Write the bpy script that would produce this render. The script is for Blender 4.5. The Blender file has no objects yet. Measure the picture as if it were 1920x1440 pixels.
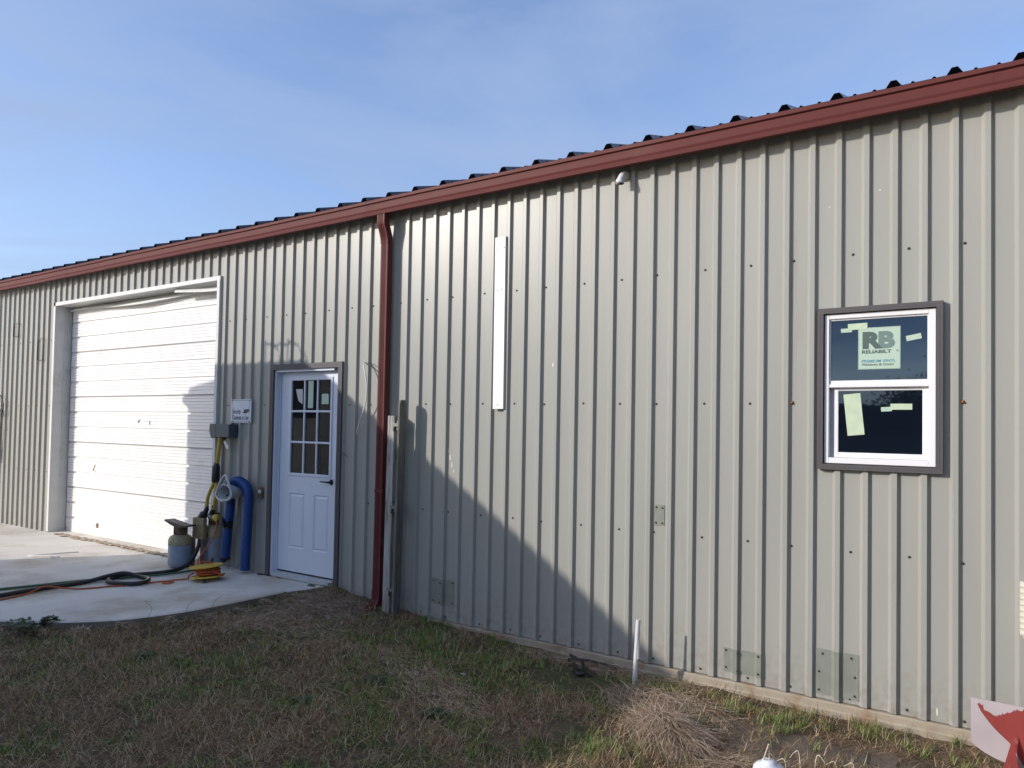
import bpy, math, random
import numpy as np
from mathutils import Vector, Matrix
random.seed(7); RNG = np.random.default_rng(11)
S = bpy.context.scene; C = bpy.context.collection
PI = math.pi
# ------------------------------------------------------------------ camera
cam_d = bpy.data.cameras.new('camera'); cam = bpy.data.objects.new('camera', cam_d); C.objects.link(cam)
S.camera = cam
YAW, PIT, ROL = 0.5910543, 0.02765709, 0.01802243
fw = Vector((-math.sin(YAW)*math.cos(PIT), math.cos(YAW)*math.cos(PIT), math.sin(PIT)))
rt = fw.cross(Vector((0, 0, 1))).normalized(); up = rt.cross(fw)
r2 = rt*math.cos(ROL)+up*math.sin(ROL); u2 = -rt*math.sin(ROL)+up*math.cos(ROL)
M = Matrix((r2, u2, -fw)).transposed().to_4x4(); M.translation = Vector((0, -4.81446, 1.60538))
cam.matrix_world = M
cam_d.sensor_width = 36; cam_d.lens = 36*1380/1920; cam_d.shift_y = 44/1920
cam_d.clip_start = .05; cam_d.clip_end = 3000
# ------------------------------------------------------------------ sky and sun
SUN = Vector((-.86, -1.0, .49)).normalized()
EL = math.asin(SUN.z); AZ = math.atan2(SUN.x, SUN.y)
W = bpy.data.worlds.new('World'); S.world = W; W.use_nodes = True
nt = W.node_tree; nt.nodes.clear()
out = nt.nodes.new('ShaderNodeOutputWorld'); bg = nt.nodes.new('ShaderNodeBackground')
sky = nt.nodes.new('ShaderNodeTexSky'); sky.sky_type = 'NISHITA'; sky.sun_disc = False
sky.sun_elevation = EL; sky.sun_rotation = AZ; sky.air_density = 1.0; sky.dust_density = 1.3; sky.ozone_density = 1.0
tc = nt.nodes.new('ShaderNodeTexCoord'); mp = nt.nodes.new('ShaderNodeMapping')
mp.inputs['Scale'].default_value = (1.2, 1.2, 4.5); mp.inputs['Rotation'].default_value = (.25, .35, .4)
nz = nt.nodes.new('ShaderNodeTexNoise'); nz.inputs['Scale'].default_value = 1.7; nz.inputs['Detail'].default_value = 7
nz.inputs['Roughness'].default_value = .55; nz.inputs['Distortion'].default_value = .5
cr = nt.nodes.new('ShaderNodeMapRange'); cr.inputs[1].default_value = .38; cr.inputs[2].default_value = .66
cr.inputs[3].default_value = .12; cr.inputs[4].default_value = .80
mx = nt.nodes.new('ShaderNodeMix'); mx.data_type = 'RGBA'
mx.inputs[7].default_value = (1.95, 2.60, 3.95, 1)
L = nt.links.new
L(tc.outputs['Generated'], mp.inputs['Vector']); L(mp.outputs[0], nz.inputs['Vector']); L(nz.outputs[0], cr.inputs[0])
tn = nt.nodes.new('ShaderNodeVectorMath'); tn.operation = 'MULTIPLY'; tn.inputs[1].default_value = (1.02, 1.08, 1.30)
L(cr.outputs[0], mx.inputs[0]); L(sky.outputs[0], tn.inputs[0]); L(tn.outputs[0], mx.inputs[6]); L(mx.outputs[2], bg.inputs[0]); L(bg.outputs[0], out.inputs[0])
bg.inputs[1].default_value = .15
sd = bpy.data.lights.new('sun', 'SUN'); so = bpy.data.objects.new('sun', sd); C.objects.link(so)
sd.energy = 2.75; sd.angle = math.radians(.53); sd.color = (1.0, .945, .87)
so.rotation_euler = SUN.to_track_quat('Z', 'Y').to_euler()
S.view_settings.view_transform = 'Standard'; S.view_settings.look = 'None'
S.view_settings.exposure = 0.38; S.view_settings.gamma = 1; S.view_settings.use_curve_mapping = False

# ------------------------------------------------------------------ materials
MATS = {}
def lin(r, g, b):
    f = lambda c: (c/255/12.92) if c/255 <= .04045 else ((c/255+.055)/1.055)**2.4
    return (f(r), f(g), f(b))
def mat(name, col, rough=.5, metal=0, var=.0, vscale=6, stretch=(1, 1, 1), dirt=None, dscale=3, dlo=.55, dhi=.75, bump=0, bscale=40, spec=.5, ior=None, island=None, coat=0):
    m = bpy.data.materials.new(name); m.use_nodes = True; n = m.node_tree; b = n.nodes['Principled BSDF']
    b.inputs['Roughness'].default_value = rough; b.inputs['Metallic'].default_value = metal
    b.inputs['Specular IOR Level'].default_value = spec
    if ior: b.inputs['IOR'].default_value = ior
    if coat: b.inputs['Coat Weight'].default_value = coat
    c4 = (*col, 1); b.inputs['Base Color'].default_value = c4; last = None
    t = n.nodes.new('ShaderNodeTexCoord'); mp = n.nodes.new('ShaderNodeMapping'); mp.inputs['Scale'].default_value = stretch
    n.links.new(t.outputs['Object'], mp.inputs[0])
    if var:
        z = n.nodes.new('ShaderNodeTexNoise'); z.inputs['Scale'].default_value = vscale; z.inputs['Detail'].default_value = 5
        n.links.new(mp.outputs[0], z.inputs['Vector'])
        r = n.nodes.new('ShaderNodeMapRange'); r.inputs[1].default_value = .3; r.inputs[2].default_value = .7
        r.inputs[3].default_value = 1-var; r.inputs[4].default_value = 1+var
        n.links.new(z.outputs[0], r.inputs[0])
        v = n.nodes.new('ShaderNodeVectorMath'); v.operation = 'SCALE'; v.inputs[0].default_value = col
        n.links.new(r.outputs[0], v.inputs['Scale']); last = v.outputs[0]
    if island:
        g = n.nodes.new('ShaderNodeNewGeometry'); rp = n.nodes.new('ShaderNodeValToRGB')
        e = rp.color_ramp.elements; e[0].color = (*island[0], 1); e[0].position = 0; e[1].color = (*island[-1], 1)
        for i, c in enumerate(island[1:-1]):
            k = e.new((i+1)/(len(island)-1)); k.color = (*c, 1)
        n.links.new(g.outputs['Random Per Island'], rp.inputs[0]); last = rp.outputs[0]
    if dirt:
        z = n.nodes.new('ShaderNodeTexNoise'); z.inputs['Scale'].default_value = dscale; z.inputs['Detail'].default_value = 8; z.inputs['Roughness'].default_value = .65
        n.links.new(mp.outputs[0], z.inputs['Vector'])
        r = n.nodes.new('ShaderNodeMapRange'); r.inputs[1].default_value = dlo; r.inputs[2].default_value = dhi
        n.links.new(z.outputs[0], r.inputs[0])
        x = n.nodes.new('ShaderNodeMix'); x.data_type = 'RGBA'; n.links.new(r.outputs[0], x.inputs[0])
        if last: n.links.new(last, x.inputs[6])
        else: x.inputs[6].default_value = c4
        x.inputs[7].default_value = (*dirt, 1); last = x.outputs[2]
    if last: n.links.new(last, b.inputs['Base Color'])
    if bump:
        z = n.nodes.new('ShaderNodeTexNoise'); z.inputs['Scale'].default_value = bscale; z.inputs['Detail'].default_value = 4
        n.links.new(mp.outputs[0], z.inputs['Vector'])
        bm = n.nodes.new('ShaderNodeBump'); bm.inputs['Strength'].default_value = bump; bm.inputs['Distance'].default_value = .01
        n.links.new(z.outputs[0], bm.inputs['Height']); n.links.new(bm.outputs[0], b.inputs['Normal'])
    if name == 'wall_paint':
        sp = n.nodes.new('ShaderNodeSeparateXYZ'); n.links.new(t.outputs['Object'], sp.inputs[0])
        zr = n.nodes.new('ShaderNodeMapRange'); zr.inputs[1].default_value = .0; zr.inputs[2].default_value = .40; zr.inputs[3].default_value = 1; zr.inputs[4].default_value = 0; n.links.new(sp.outputs['Z'], zr.inputs[0])
        sn = n.nodes.new('ShaderNodeTexNoise'); sn.inputs['Scale'].default_value = 22; sn.inputs['Detail'].default_value = 6; n.links.new(t.outputs['Object'], sn.inputs['Vector'])
        sr = n.nodes.new('ShaderNodeMapRange'); sr.inputs[1].default_value = .40; sr.inputs[2].default_value = .75; sr.inputs[4].default_value = .6; n.links.new(sn.outputs[0], sr.inputs[0])
        pw = n.nodes.new('ShaderNodeMath'); pw.operation = 'POWER'; pw.inputs[1].default_value = 1.6; n.links.new(zr.outputs[0], pw.inputs[0])
        mu = n.nodes.new('ShaderNodeMath'); mu.operation = 'MULTIPLY'; n.links.new(pw.outputs[0], mu.inputs[0]); n.links.new(sr.outputs[0], mu.inputs[1])
        x2 = n.nodes.new('ShaderNodeMix'); x2.data_type = 'RGBA'; n.links.new(mu.outputs[0], x2.inputs[0]); n.links.new(last, x2.inputs[6]); x2.inputs[7].default_value = (.21, .165, .12, 1)
        n.links.new(x2.outputs[2], b.inputs['Base Color'])
    MATS[name] = m; return m

mat('wall_paint', (.342, .336, .300), .33, spec=.30, var=.05, vscale=1.8, stretch=(2.2, 1, .28), dirt=(.26, .235, .20), dscale=2.3, dlo=.60, dhi=.95, bump=.04, bscale=3.5)
mat('wall_dark', (.02, .02, .02), .9)
mat('roof_paint', (.035, .045, .06), .28, var=.1)
mat('rib_hollow_shade', (.002, .002, .003), 1.0, spec=0)
mat('maroon', (.125, .038, .035), .5, spec=.12, var=.06, vscale=2, stretch=(.4, 1, 1), dirt=(.16, .07, .06), dlo=.6, dhi=.9, bump=.03, bscale=4)
mat('trim_brown', (.092, .083, .085), .45, spec=.3, var=.05)
mat('white_door', (.80, .79, .77), .4, var=.02, vscale=3, dirt=(.62, .59, .54), dscale=4, dlo=.58, dhi=.9)
mat('white_jamb', (.60, .60, .58), .5, var=.05, dirt=(.45, .42, .38), dscale=5, dlo=.55, dhi=.8)
mat('skylit_white', (.66, .70, .77), .4, var=.015)  # door white with the blue of skylit shade mixed into its base colour
mat('vinyl', (.80, .78, .78), .35)
mat('vinyl_track', (.45, .46, .50), .5)
mat('glass', (.005, .008, .014), .02, ior=1.85, spec=.5)
MATS['glass'].node_tree.nodes['Principled BSDF'].inputs['Specular Tint'].default_value = (.50, .72, 1.0, 1)
mat('door_glass', (.012, .010, .010), .03, ior=1.6, var=.3, vscale=5)
mat('black', (.012, .012, .014), .5)
mat('black_rubber', (.014, .014, .016), .42)
mat('screw', (.07, .065, .055), .5, metal=.4)
mat('screw_rust', (.30, .11, .03), .8)
mat('galv', (.245, .255, .215), .42, metal=.1, spec=.35, var=.10, vscale=12, dirt=(.24, .25, .20), dscale=8, dlo=.5, dhi=.7)
mat('concrete', (.68, .635, .56), .88, var=.10, vscale=1.4, dirt=(.47, .39, .29), dscale=1.6, dlo=.47, dhi=.70, bump=.12, bscale=60)
mat('concrete_edge', (.20, .17, .14), .95, var=.25, vscale=6, bump=.3, bscale=30)
mat('base_trim', (.36, .30, .22), .7, var=.12, vscale=5, dirt=(.24, .12, .055), dscale=3.5, dlo=.50, dhi=.68, bump=.15, bscale=25)
mat('crust', (.40, .31, .22), .95, var=.3, vscale=18, bump=.6, bscale=40)
mat('board_white', (.82, .79, .75), .5, var=.02, dirt=(.66, .62, .58), dscale=9, dlo=.62, dhi=.8)
mat('sticker', (.43, .55, .44), .5)
mat('tape', (.50, .60, .42), .6, var=.06, vscale=20)
mat('print_dark', (.07, .11, .10), .6)
mat('print_mid', (.14, .21, .19), .6)
mat('print_blue', (.06, .26, .36), .6)
mat('sign_white', (.58, .62, .68), .4, var=.03)
mat('sign_ink', (.035, .045, .07), .5)
mat('box_teal', (.055, .085, .10), .45, var=.08)
mat('yellow', (.62, .42, .05), .45, var=.06)
mat('cable_yellow', (.48, .33, .035), .45)
mat('orange', (.45, .085, .02), .5, var=.12, vscale=30)
mat('blue_hose', (.003, .05, .21), .38)
mat('fitting', (.50, .50, .50), .45, var=.05)
mat('green_hose', (.03, .09, .035), .45)
mat('cyl_grey', (.24, .28, .34), .5, var=.12, vscale=9, dirt=(.30, .22, .12), dscale=6, dlo=.56, dhi=.7)
mat('cyl_yellow', (.40, .34, .19), .6, var=.15, vscale=12, dirt=(.20, .10, .05), dscale=9, dlo=.5, dhi=.65)
mat('rust', (.17, .09, .06), .8, var=.3, vscale=25, dirt=(.30, .25, .2), dscale=14, dlo=.5, dhi=.7)
mat('cardboard', (.26, .20, .11), .8, var=.15, vscale=20)
mat('wood_grey', (.40, .39, .37), .85, var=.18, vscale=14, stretch=(6, 6, .5), dirt=(.20, .18, .15), dscale=7, dlo=.5, dhi=.62, bump=.5, bscale=25)
mat('wood_dark', (.16, .155, .14), .9, var=.25, vscale=14, stretch=(6, 6, .5), dirt=(.05, .06, .03), dscale=4, dlo=.5, dhi=.7, bump=.5, bscale=25)
mat('hinge', (.22, .21, .19), .5, metal=.5, var=.2, vscale=30)
mat('pvc', (.66, .66, .66), .4, var=.04, vscale=20, dirt=(.45, .43, .40), dscale=14, dlo=.58, dhi=.75)
mat('wire_white', (.72, .70, .66), .5)
mat('cream', (.68, .65, .54), .5)
mat('jug', (.74, .76, .80), .25, var=.03)
mat('twine', (.60, .50, .38), .8)
mat('blade_white', (.46, .40, .41), .5, var=.05, vscale=6, dirt=(.48, .38, .38), dscale=7, dlo=.55, dhi=.75)
mat('blade_red', (.27, .045, .04), .5, var=.12, vscale=8, dirt=(.5, .26, .22), dscale=12, dlo=.62, dhi=.75)
mat('leaf_dry', (.22, .12, .07), .8, var=.25, vscale=30)
mat('leaf_green', (.035, .075, .028), .6, island=[(.02, .05, .02), (.04, .085, .03), (.06, .11, .045)])
mat('grass_green', (.06, .1, .02), .55, island=[(.04, .10, .010), (.10, .21, .018), (.17, .31, .03), (.27, .31, .05), (.07, .17, .04)])
mat('grass_bright', (.06, .1, .02), .5, island=[(.10, .15, .03), (.17, .24, .045), (.27, .32, .10), (.30, .27, .12)])
mat('thatch', (.15, .1, .07), .85, island=[(.05, .032, .014), (.19, .120, .052), (.34, .225, .105), (.58, .47, .30), (.27, .135, .052), (.44, .30, .15)])
mat('straw', (.3, .2, .14), .75, island=[(.10, .06, .035), (.34, .23, .15), (.56, .42, .29), (.74, .60, .44), (.20, .12, .07), (.48, .33, .22)])
mat('rv_white', (.62, .61, .58), .4, var=.02)
mat('bark', (.09, .07, .055), .9, var=.2)
mat('siding', (.16, .15, .14), .7, var=.05)
mat('shingle', (.05, .05, .055), .9, var=.15)
mat('stone', (.33, .30, .27), .9, var=.15, vscale=20)

# ------------------------------------------------------------------ mesh helpers
class MB:
    def __init__(s): s.v = []; s.f = []; s.m = []; s.smooth = []
    def add(s, vs, fs, m=0, smooth=False):
        o = len(s.v); s.v += [tuple(v) for v in vs]
        for f in fs: s.f.append(tuple(i+o for i in f)); s.m.append(m); s.smooth.append(smooth)
        return s
    def box(s, x0, x1, y0, y1, z0, z1, m=0):
        v = [(x, y, z) for x in (x0, x1) for y in (y0, y1) for z in (z0, z1)]
        return s.add(v, [(0, 1, 3, 2), (4, 6, 7, 5), (0, 4, 5, 1), (2, 3, 7, 6), (0, 2, 6, 4), (1, 5, 7, 3)], m)
    def bbox(s, x0, x1, y0, y1, z0, z1, b=.003, m=0):
        """box whose front (-Y) face edges are chamfered"""
        v = [(x0, y1, z0), (x1, y1, z0), (x1, y1, z1), (x0, y1, z1), (x0, y0+b, z0), (x1, y0+b, z0), (x1, y0+b, z1), (x0, y0+b, z1),
             (x0+b, y0, z0+b), (x1-b, y0, z0+b), (x1-b, y0, z1-b), (x0+b, y0, z1-b)]
        f = [(0, 3, 2, 1), (0, 1, 5, 4), (1, 2, 6, 5), (2, 3, 7, 6), (3, 0, 4, 7), (4, 5, 9, 8), (5, 6, 10, 9), (6, 7, 11, 10), (7, 4, 8, 11), (8, 9, 10, 11)]
        return s.add(v, f, m)
    def tube(s, pts, r, n=8, m=0, cap=True, ridge=0):
        pts = [Vector(p) for p in pts]; N = len(pts); rr = r if isinstance(r, (list, tuple)) else [r]*N
        vs = []; fs = []; side = None
        for i, p in enumerate(pts):
            t = (pts[min(i+1, N-1)]-pts[max(i-1, 0)])
            t = t.normalized() if t.length > 1e-9 else Vector((0, 0, 1))
            if side is None:
                side = t.cross(Vector((0, 0, 1)));
                if side.length < .05: side = t.cross(Vector((0, 1, 0)))
                side.normalize()
            else:
                side = (side-t*side.dot(t)).normalized()
            b = t.cross(side)
            for k in range(n):
                a = 2*PI*k/n; vs.append(p+side*(math.cos(a)*rr[i])+b*(math.sin(a)*rr[i]))
        for i in range(N-1):
            for k in range(n): fs.append((i*n+k, i*n+(k+1) % n, (i+1)*n+(k+1) % n, (i+1)*n+k))
        if cap: fs += [tuple(range(n))[::-1], tuple((N-1)*n+k for k in range(n))]
        return s.add(vs, fs, m, True)
    def lathe(s, prof, c, n=24, m=0, axis=None):
        vs = []; fs = []; c = Vector(c); Q = Vector((0, 0, 1)).rotation_difference(Vector(axis)) if axis else None
        for (r, z) in prof:
            for k in range(n):
                a = 2*PI*k/n; v = Vector((r*math.cos(a), r*math.sin(a), z))
                if Q: v = Q @ v
                vs.append(c+v)
        for i in range(len(prof)-1):
            for k in range(n): fs.append((i*n+k, i*n+(k+1) % n, (i+1)*n+(k+1) % n, (i+1)*n+k))
        fs += [tuple(range(n))[::-1], tuple((len(prof)-1)*n+k for k in range(n))]
        return s.add(vs, fs, m, True)
    def prism(s, poly, y0, y1, m=0):
        """polygon in XZ extruded along Y"""
        n = len(poly); vs = [(x, y0, z) for x, z in poly]+[(x, y1, z) for x, z in poly]
        return s.add(vs, [tuple(range(n)), tuple(range(n, 2*n))[::-1]]+[(i, i+n, (i+1) % n+n, (i+1) % n) for i in range(n)], m)
    def build(s, name, mats, parent=None, shade=None):
        me = bpy.data.meshes.new(name); me.from_pydata(s.v, [], s.f)
        if isinstance(mats, str): mats = [mats]
        for k in mats: me.materials.append(MATS[k])
        me.polygons.foreach_set('material_index', s.m)
        me.polygons.foreach_set('use_smooth', s.smooth if shade is None else [shade]*len(s.f)); me.update()
        import bmesh
        bm = bmesh.new(); bm.from_mesh(me); bmesh.ops.recalc_face_normals(bm, faces=bm.faces); bm.to_mesh(me); bm.free()
        o = bpy.data.objects.new(name, me); C.objects.link(o)
        if parent: o.parent = parent; o.matrix_parent_inverse = parent.matrix_world.inverted()
        return o
def tag(o, label=None, cat=None, group=None, kind=None):
    if label: o['label'] = label
    if cat: o['category'] = cat
    if group: o['group'] = group
    if kind: o['kind'] = kind
    return o
def empty(name, loc, label=None, cat=None, group=None):
    o = bpy.data.objects.new(name, None); C.objects.link(o); o.location = loc; o.matrix_world = Matrix.Translation(loc)
    o.empty_display_size = .1
    return tag(o, label, cat, group)
def rot_part(o, ang, axis, piv):
    """rotate mesh data about a pivot"""
    R = Matrix.Translation(piv) @ Matrix.Rotation(ang, 4, axis) @ Matrix.Translation(-Vector(piv)); o.data.transform(R); return o
def text(name, body, x, z, y, size, mats, parent, sx=1.0, bold=0.0, align='LEFT', depth=.0004, shear=0):
    cu = bpy.data.curves.new('t', 'FONT'); cu.body = body; cu.size = size; cu.offset = bold; cu.extrude = depth; cu.align_x = align; cu.shear = shear
    cu.resolution_u = 3
    ob = bpy.data.objects.new('t', cu); C.objects.link(ob); bpy.context.view_layer.update()
    me = bpy.data.meshes.new_from_object(ob.evaluated_get(bpy.context.evaluated_depsgraph_get())); bpy.data.objects.remove(ob)
    me.transform(Matrix.Translation((x, y, z)) @ Matrix.Rotation(PI/2, 4, 'X') @ Matrix.Diagonal((sx, 1, 1, 1)))
    me.materials.clear(); me.materials.append(MATS[mats]); me.name = name
    o = bpy.data.objects.new(name, me); C.objects.link(o)
    if parent: o.parent = parent; o.matrix_parent_inverse = parent.matrix_world.inverted()
    return o
def smooth_path(pts, n=6):
    P = [Vector(p) for p in pts]; out = []
    for i in range(len(P)-1):
        p0 = P[max(i-1, 0)]; p1 = P[i]; p2 = P[i+1]; p3 = P[min(i+2, len(P)-1)]
        for k in range(n):
            t = k/n; out.append(.5*((2*p1)+(p2-p0)*t+(2*p0-5*p1+4*p2-p3)*t*t+(3*p1-p0-3*p2+p3)*t**3))
    out.append(P[-1]); return out

# value noise for placement
_g = RNG.random((256, 256))
def vnoise(x, y, s=1.0):
    x = np.asarray(x)*s+100; y = np.asarray(y)*s+100; xi = np.floor(x).astype(int); yi = np.floor(y).astype(int); fx = x-xi; fy = y-yi
    fx = fx*fx*(3-2*fx); fy = fy*fy*(3-2*fy); a = _g[xi % 256, yi % 256]; b = _g[(xi+1) % 256, yi % 256]; c = _g[xi % 256, (yi+1) % 256]; d = _g[(xi+1) % 256, (yi+1) % 256]
    return (a*(1-fx)+b*fx)*(1-fy)+(c*(1-fx)+d*fx)*fy
def fbm(x, y, s): return .5*vnoise(x, y, s)+.3*vnoise(x, y, s*2.1)+.2*vnoise(x, y, s*4.7)
def sstep(a, b, x): t = np.clip((np.asarray(x, float)-a)/(b-a), 0, 1); return t*t*(3-2*t)

# ------------------------------------------------------------------ ground
EDGE0 = np.array([(-5.19, .02), (-5.33, -.16), (-5.42, -.34), (-5.45, -.50), (-5.46, -.65), (-5.48, -.83), (-5.50, -1.02), (-5.53, -1.2), (-5.58, -1.36), (-5.66, -1.55), (-5.76, -1.72), (-5.9, -1.88), (-6.08, -2.02), (-6.28, -2.15), (-6.50, -2.26), (-6.75, -2.37), (-7.0, -2.48), (-7.3, -2.6)])
def gz(x, y):
    x = np.asarray(x, float); y = np.asarray(y, float); near = np.exp(-((y+.3)/2.5)**2)
    z = -.085+.075*sstep(-2.0, -5.8, x)-.012*np.clip(-y, 0, 6)
    z = z+.055*sstep(-4.2, -5.0, x)*np.exp(-(y/.45)**2)                        # soil banked up beside the door
    z = z+.025*sstep(-3.6, -4.1, x)*np.exp(-(y/.3)**2)+.022*sstep(-1.5, -2.1, x)*np.exp(-(y/.16)**2)
    z = z+.03*np.exp(-((x+1.6)**2/.12+(y+.25)**2/.10))                           # hump by the pipe
    z = z-.03*np.exp(-((x+.55)**2/.35+(y+.40)**2/.05))                           # wet hollow
    d2 = np.full(np.broadcast(x, y).shape, 9.0)
    for ex_, ey_ in EDGE0: d2 = np.minimum(d2, (x-ex_)**2+(y-ey_)**2)
    z = z+.032*np.exp(-d2/.03)*(.6+.8*fbm(x+3, y, 5))
    inn = (np.abs(x+3) < 8) & (y > -8) & (y < .2)
    return z+inn*((fbm(x, y, 3)-.5)*.045+(fbm(x+40, y, 14)-.5)*.016)
def axis_vals(lo, a, b, hi, st):
    L1 = [a]; d = st
    while L1[-1] > lo: d *= 1.6; L1.append(max(lo, L1[-1]-d))
    R1 = [b]; d = st
    while R1[-1] < hi: d *= 1.6; R1.append(min(hi, R1[-1]+d))
    return np.array(L1[::-1][:-1]+list(np.arange(a, b, st))+R1)
gx = axis_vals(-900, -8.5, 1.5, 900, .035); gy = axis_vals(-900, -5.2, .06, 900, .035)
X, Y = np.meshgrid(gx, gy); Z = gz(X, Y)
inside = (Y > .0); Z = np.where(inside, np.minimum(Z, -.10), Z)
nx, ny = len(gx), len(gy)
me = bpy.data.meshes.new('ground'); nv = nx*ny
me.vertices.add(nv); me.vertices.foreach_set('co', np.stack([X.ravel(), Y.ravel(), Z.ravel()], 1).ravel())
I = np.arange(nv).reshape(ny, nx); q = np.stack([I[:-1, :-1], I[:-1, 1:], I[1:, 1:], I[1:, :-1]], -1).reshape(-1, 4)
me.loops.add(q.size); me.loops.foreach_set('vertex_index', q.ravel().astype(np.int32)); me.polygons.add(len(q))
me.polygons.foreach_set('loop_start', np.arange(0, q.size, 4, dtype=np.int32)); me.polygons.foreach_set('use_smooth', np.ones(len(q), bool))
def wetf(x, y): return np.clip(sstep(.50, .15, ((x+.45)/.95)**2+((y+.52)/.30)**2)+sstep(1.1, .5, ((x+1.05)/.35)**2+((y+.62)/.35)**2)*.8, 0, 1)
def greenf(x, y):
    g = sstep(.46, .60, fbm(x*1.0, y*1.3+7, 3.1))*.9
    g = g+.9*sstep(1.2, .3, ((x+2.9)/.75)**2+((y+.55)/.45)**2)+.6*sstep(1.2, .2, ((x+3.8)/.5)**2+((y+.35)/.25)**2)
    return np.clip(g*(1-.75*sstep(-2.0, -1.5, x)), 0, 1)
def baref(x, y):
    b = sstep(1.2, .4, ((x+2.45)/.40)**2+((y+.42)/.28)**2)+sstep(1.1, .4, ((x+2.05)/.17)**2+((y+1.15)/.13)**2)+wetf(x, y)
    b = b+.8*sstep(.12, .0, np.abs(y+.06))*(x > -3.2)+.7*sstep(1.1, .4, ((x+6.1)/.35)**2+((y+2.25)/.15)**2)
    return np.clip(b, 0, 1)
def bouncef(x, y): return np.clip(sstep(4.6, 6.5, -y)+sstep(8.5, 11, -x)+sstep(4, 7, x)+sstep(.5, 1, y), 0, 1)  # unseen ground past the lawn, made paler to bounce fill onto the wall
for nm, fn in (('wet', wetf), ('green', greenf), ('yard', bouncef)):
    at = me.attributes.new(nm, 'FLOAT', 'POINT'); at.data.foreach_set('value', fn(X, Y).ravel().astype(np.float32))
me.update(); me.validate()
g = bpy.data.materials.new('soil'); g.use_nodes = True; n = g.node_tree; b = n.nodes['Principled BSDF']
def N(t, **k):
    o = n.nodes.new(t)
    for a, v in k.items(): setattr(o, a, v)
    return o
tcn = N('ShaderNodeTexCoord'); z1 = N('ShaderNodeTexNoise'); z1.inputs['Scale'].default_value = 9; z1.inputs['Detail'].default_value = 9; z1.inputs['Roughness'].default_value = .7
z2 = N('ShaderNodeTexNoise'); z2.inputs['Scale'].default_value = 55; z2.inputs['Detail'].default_value = 6
for z in (z1, z2): n.links.new(tcn.outputs['Object'], z.inputs['Vector'])
rp = N('ShaderNodeValToRGB'); e = rp.color_ramp.elements; e[0].position = .3; e[0].color = (.055, .034, .02, 1); e[1].position = .72; e[1].color = (.20, .13, .075, 1)
n.links.new(z1.outputs[0], rp.inputs[0])
ag = N('ShaderNodeAttribute', attribute_name='green'); aw = N('ShaderNodeAttribute', attribute_name='wet')
r3 = N('ShaderNodeValToRGB'); e = r3.color_ramp.elements; e[0].position = .35; e[0].color = (.022, .030, .008, 1); e[1].position = .7; e[1].color = (.075, .095, .02, 1)
n.links.new(z2.outputs[0], r3.inputs[0])
m1 = N('ShaderNodeMix', data_type='RGBA'); ml = N('ShaderNodeMath', operation='MULTIPLY'); ml.inputs[1].default_value = .8
n.links.new(ag.outputs['Fac'], ml.inputs[0]); n.links.new(ml.outputs[0], m1.inputs[0]); n.links.new(rp.outputs[0], m1.inputs[6]); n.links.new(r3.outputs[0], m1.inputs[7])
m2 = N('ShaderNodeMix', data_type='RGBA'); n.links.new(aw.outputs['Fac'], m2.inputs[0]); n.links.new(m1.outputs[2], m2.inputs[6])
rw = N('ShaderNodeValToRGB'); e = rw.color_ramp.elements; e[0].position = .3; e[0].color = (.10, .072, .055, 1); e[1].position = .75; e[1].color = (.19, .14, .105, 1)
n.links.new(z1.outputs[0], rw.inputs[0]); n.links.new(rw.outputs[0], m2.inputs[7]); m3 = N('ShaderNodeMix', data_type='RGBA'); ay = N('ShaderNodeAttribute', attribute_name='yard'); n.links.new(ay.outputs['Fac'], m3.inputs[0]); n.links.new(m2.outputs[2], m3.inputs[6])
rg = N('ShaderNodeValToRGB'); e = rg.color_ramp.elements; e[0].position = .3; e[0].color = (.27, .245, .19, 1); e[1].position = .75; e[1].color = (.42, .38, .30, 1)
n.links.new(z1.outputs[0], rg.inputs[0]); n.links.new(rg.outputs[0], m3.inputs[7]); n.links.new(m3.outputs[2], b.inputs['Base Color'])
rr = N('ShaderNodeMapRange'); rr.inputs[3].default_value = .95; rr.inputs[4].default_value = .32; n.links.new(aw.outputs['Fac'], rr.inputs[0]); n.links.new(rr.outputs[0], b.inputs['Roughness'])
bm_ = N('ShaderNodeBump'); bm_.inputs['Strength'].default_value = .5; bm_.inputs['Distance'].default_value = .01
n.links.new(z2.outputs[0], bm_.inputs['Height']); n.links.new(bm_.outputs[0], b.inputs['Normal'])
me.materials.append(g); go = bpy.data.objects.new('ground', me); C.objects.link(go); tag(go, kind='structure')

pz = float(gz(-.45, -.40))+.006
mb = MB(); n_ = 40; vs = [(-.48, -.39, pz)]+[(-.48+(.50+.06*math.sin(3*a)+.04*math.sin(7*a+1))*math.cos(a), -.39+(.13+.02*math.sin(5*a))*math.sin(a), pz) for a in [2*PI*i/n_ for i in range(n_)]]
mb.add(vs, [(0, i+1, (i+1) % n_+1) for i in range(n_)]); mat('puddle_water', (.085, .060, .045), .06, spec=.5, bump=.02, bscale=6); tag(mb.build('puddle', 'puddle_water', shade=False), kind='structure')
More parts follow.
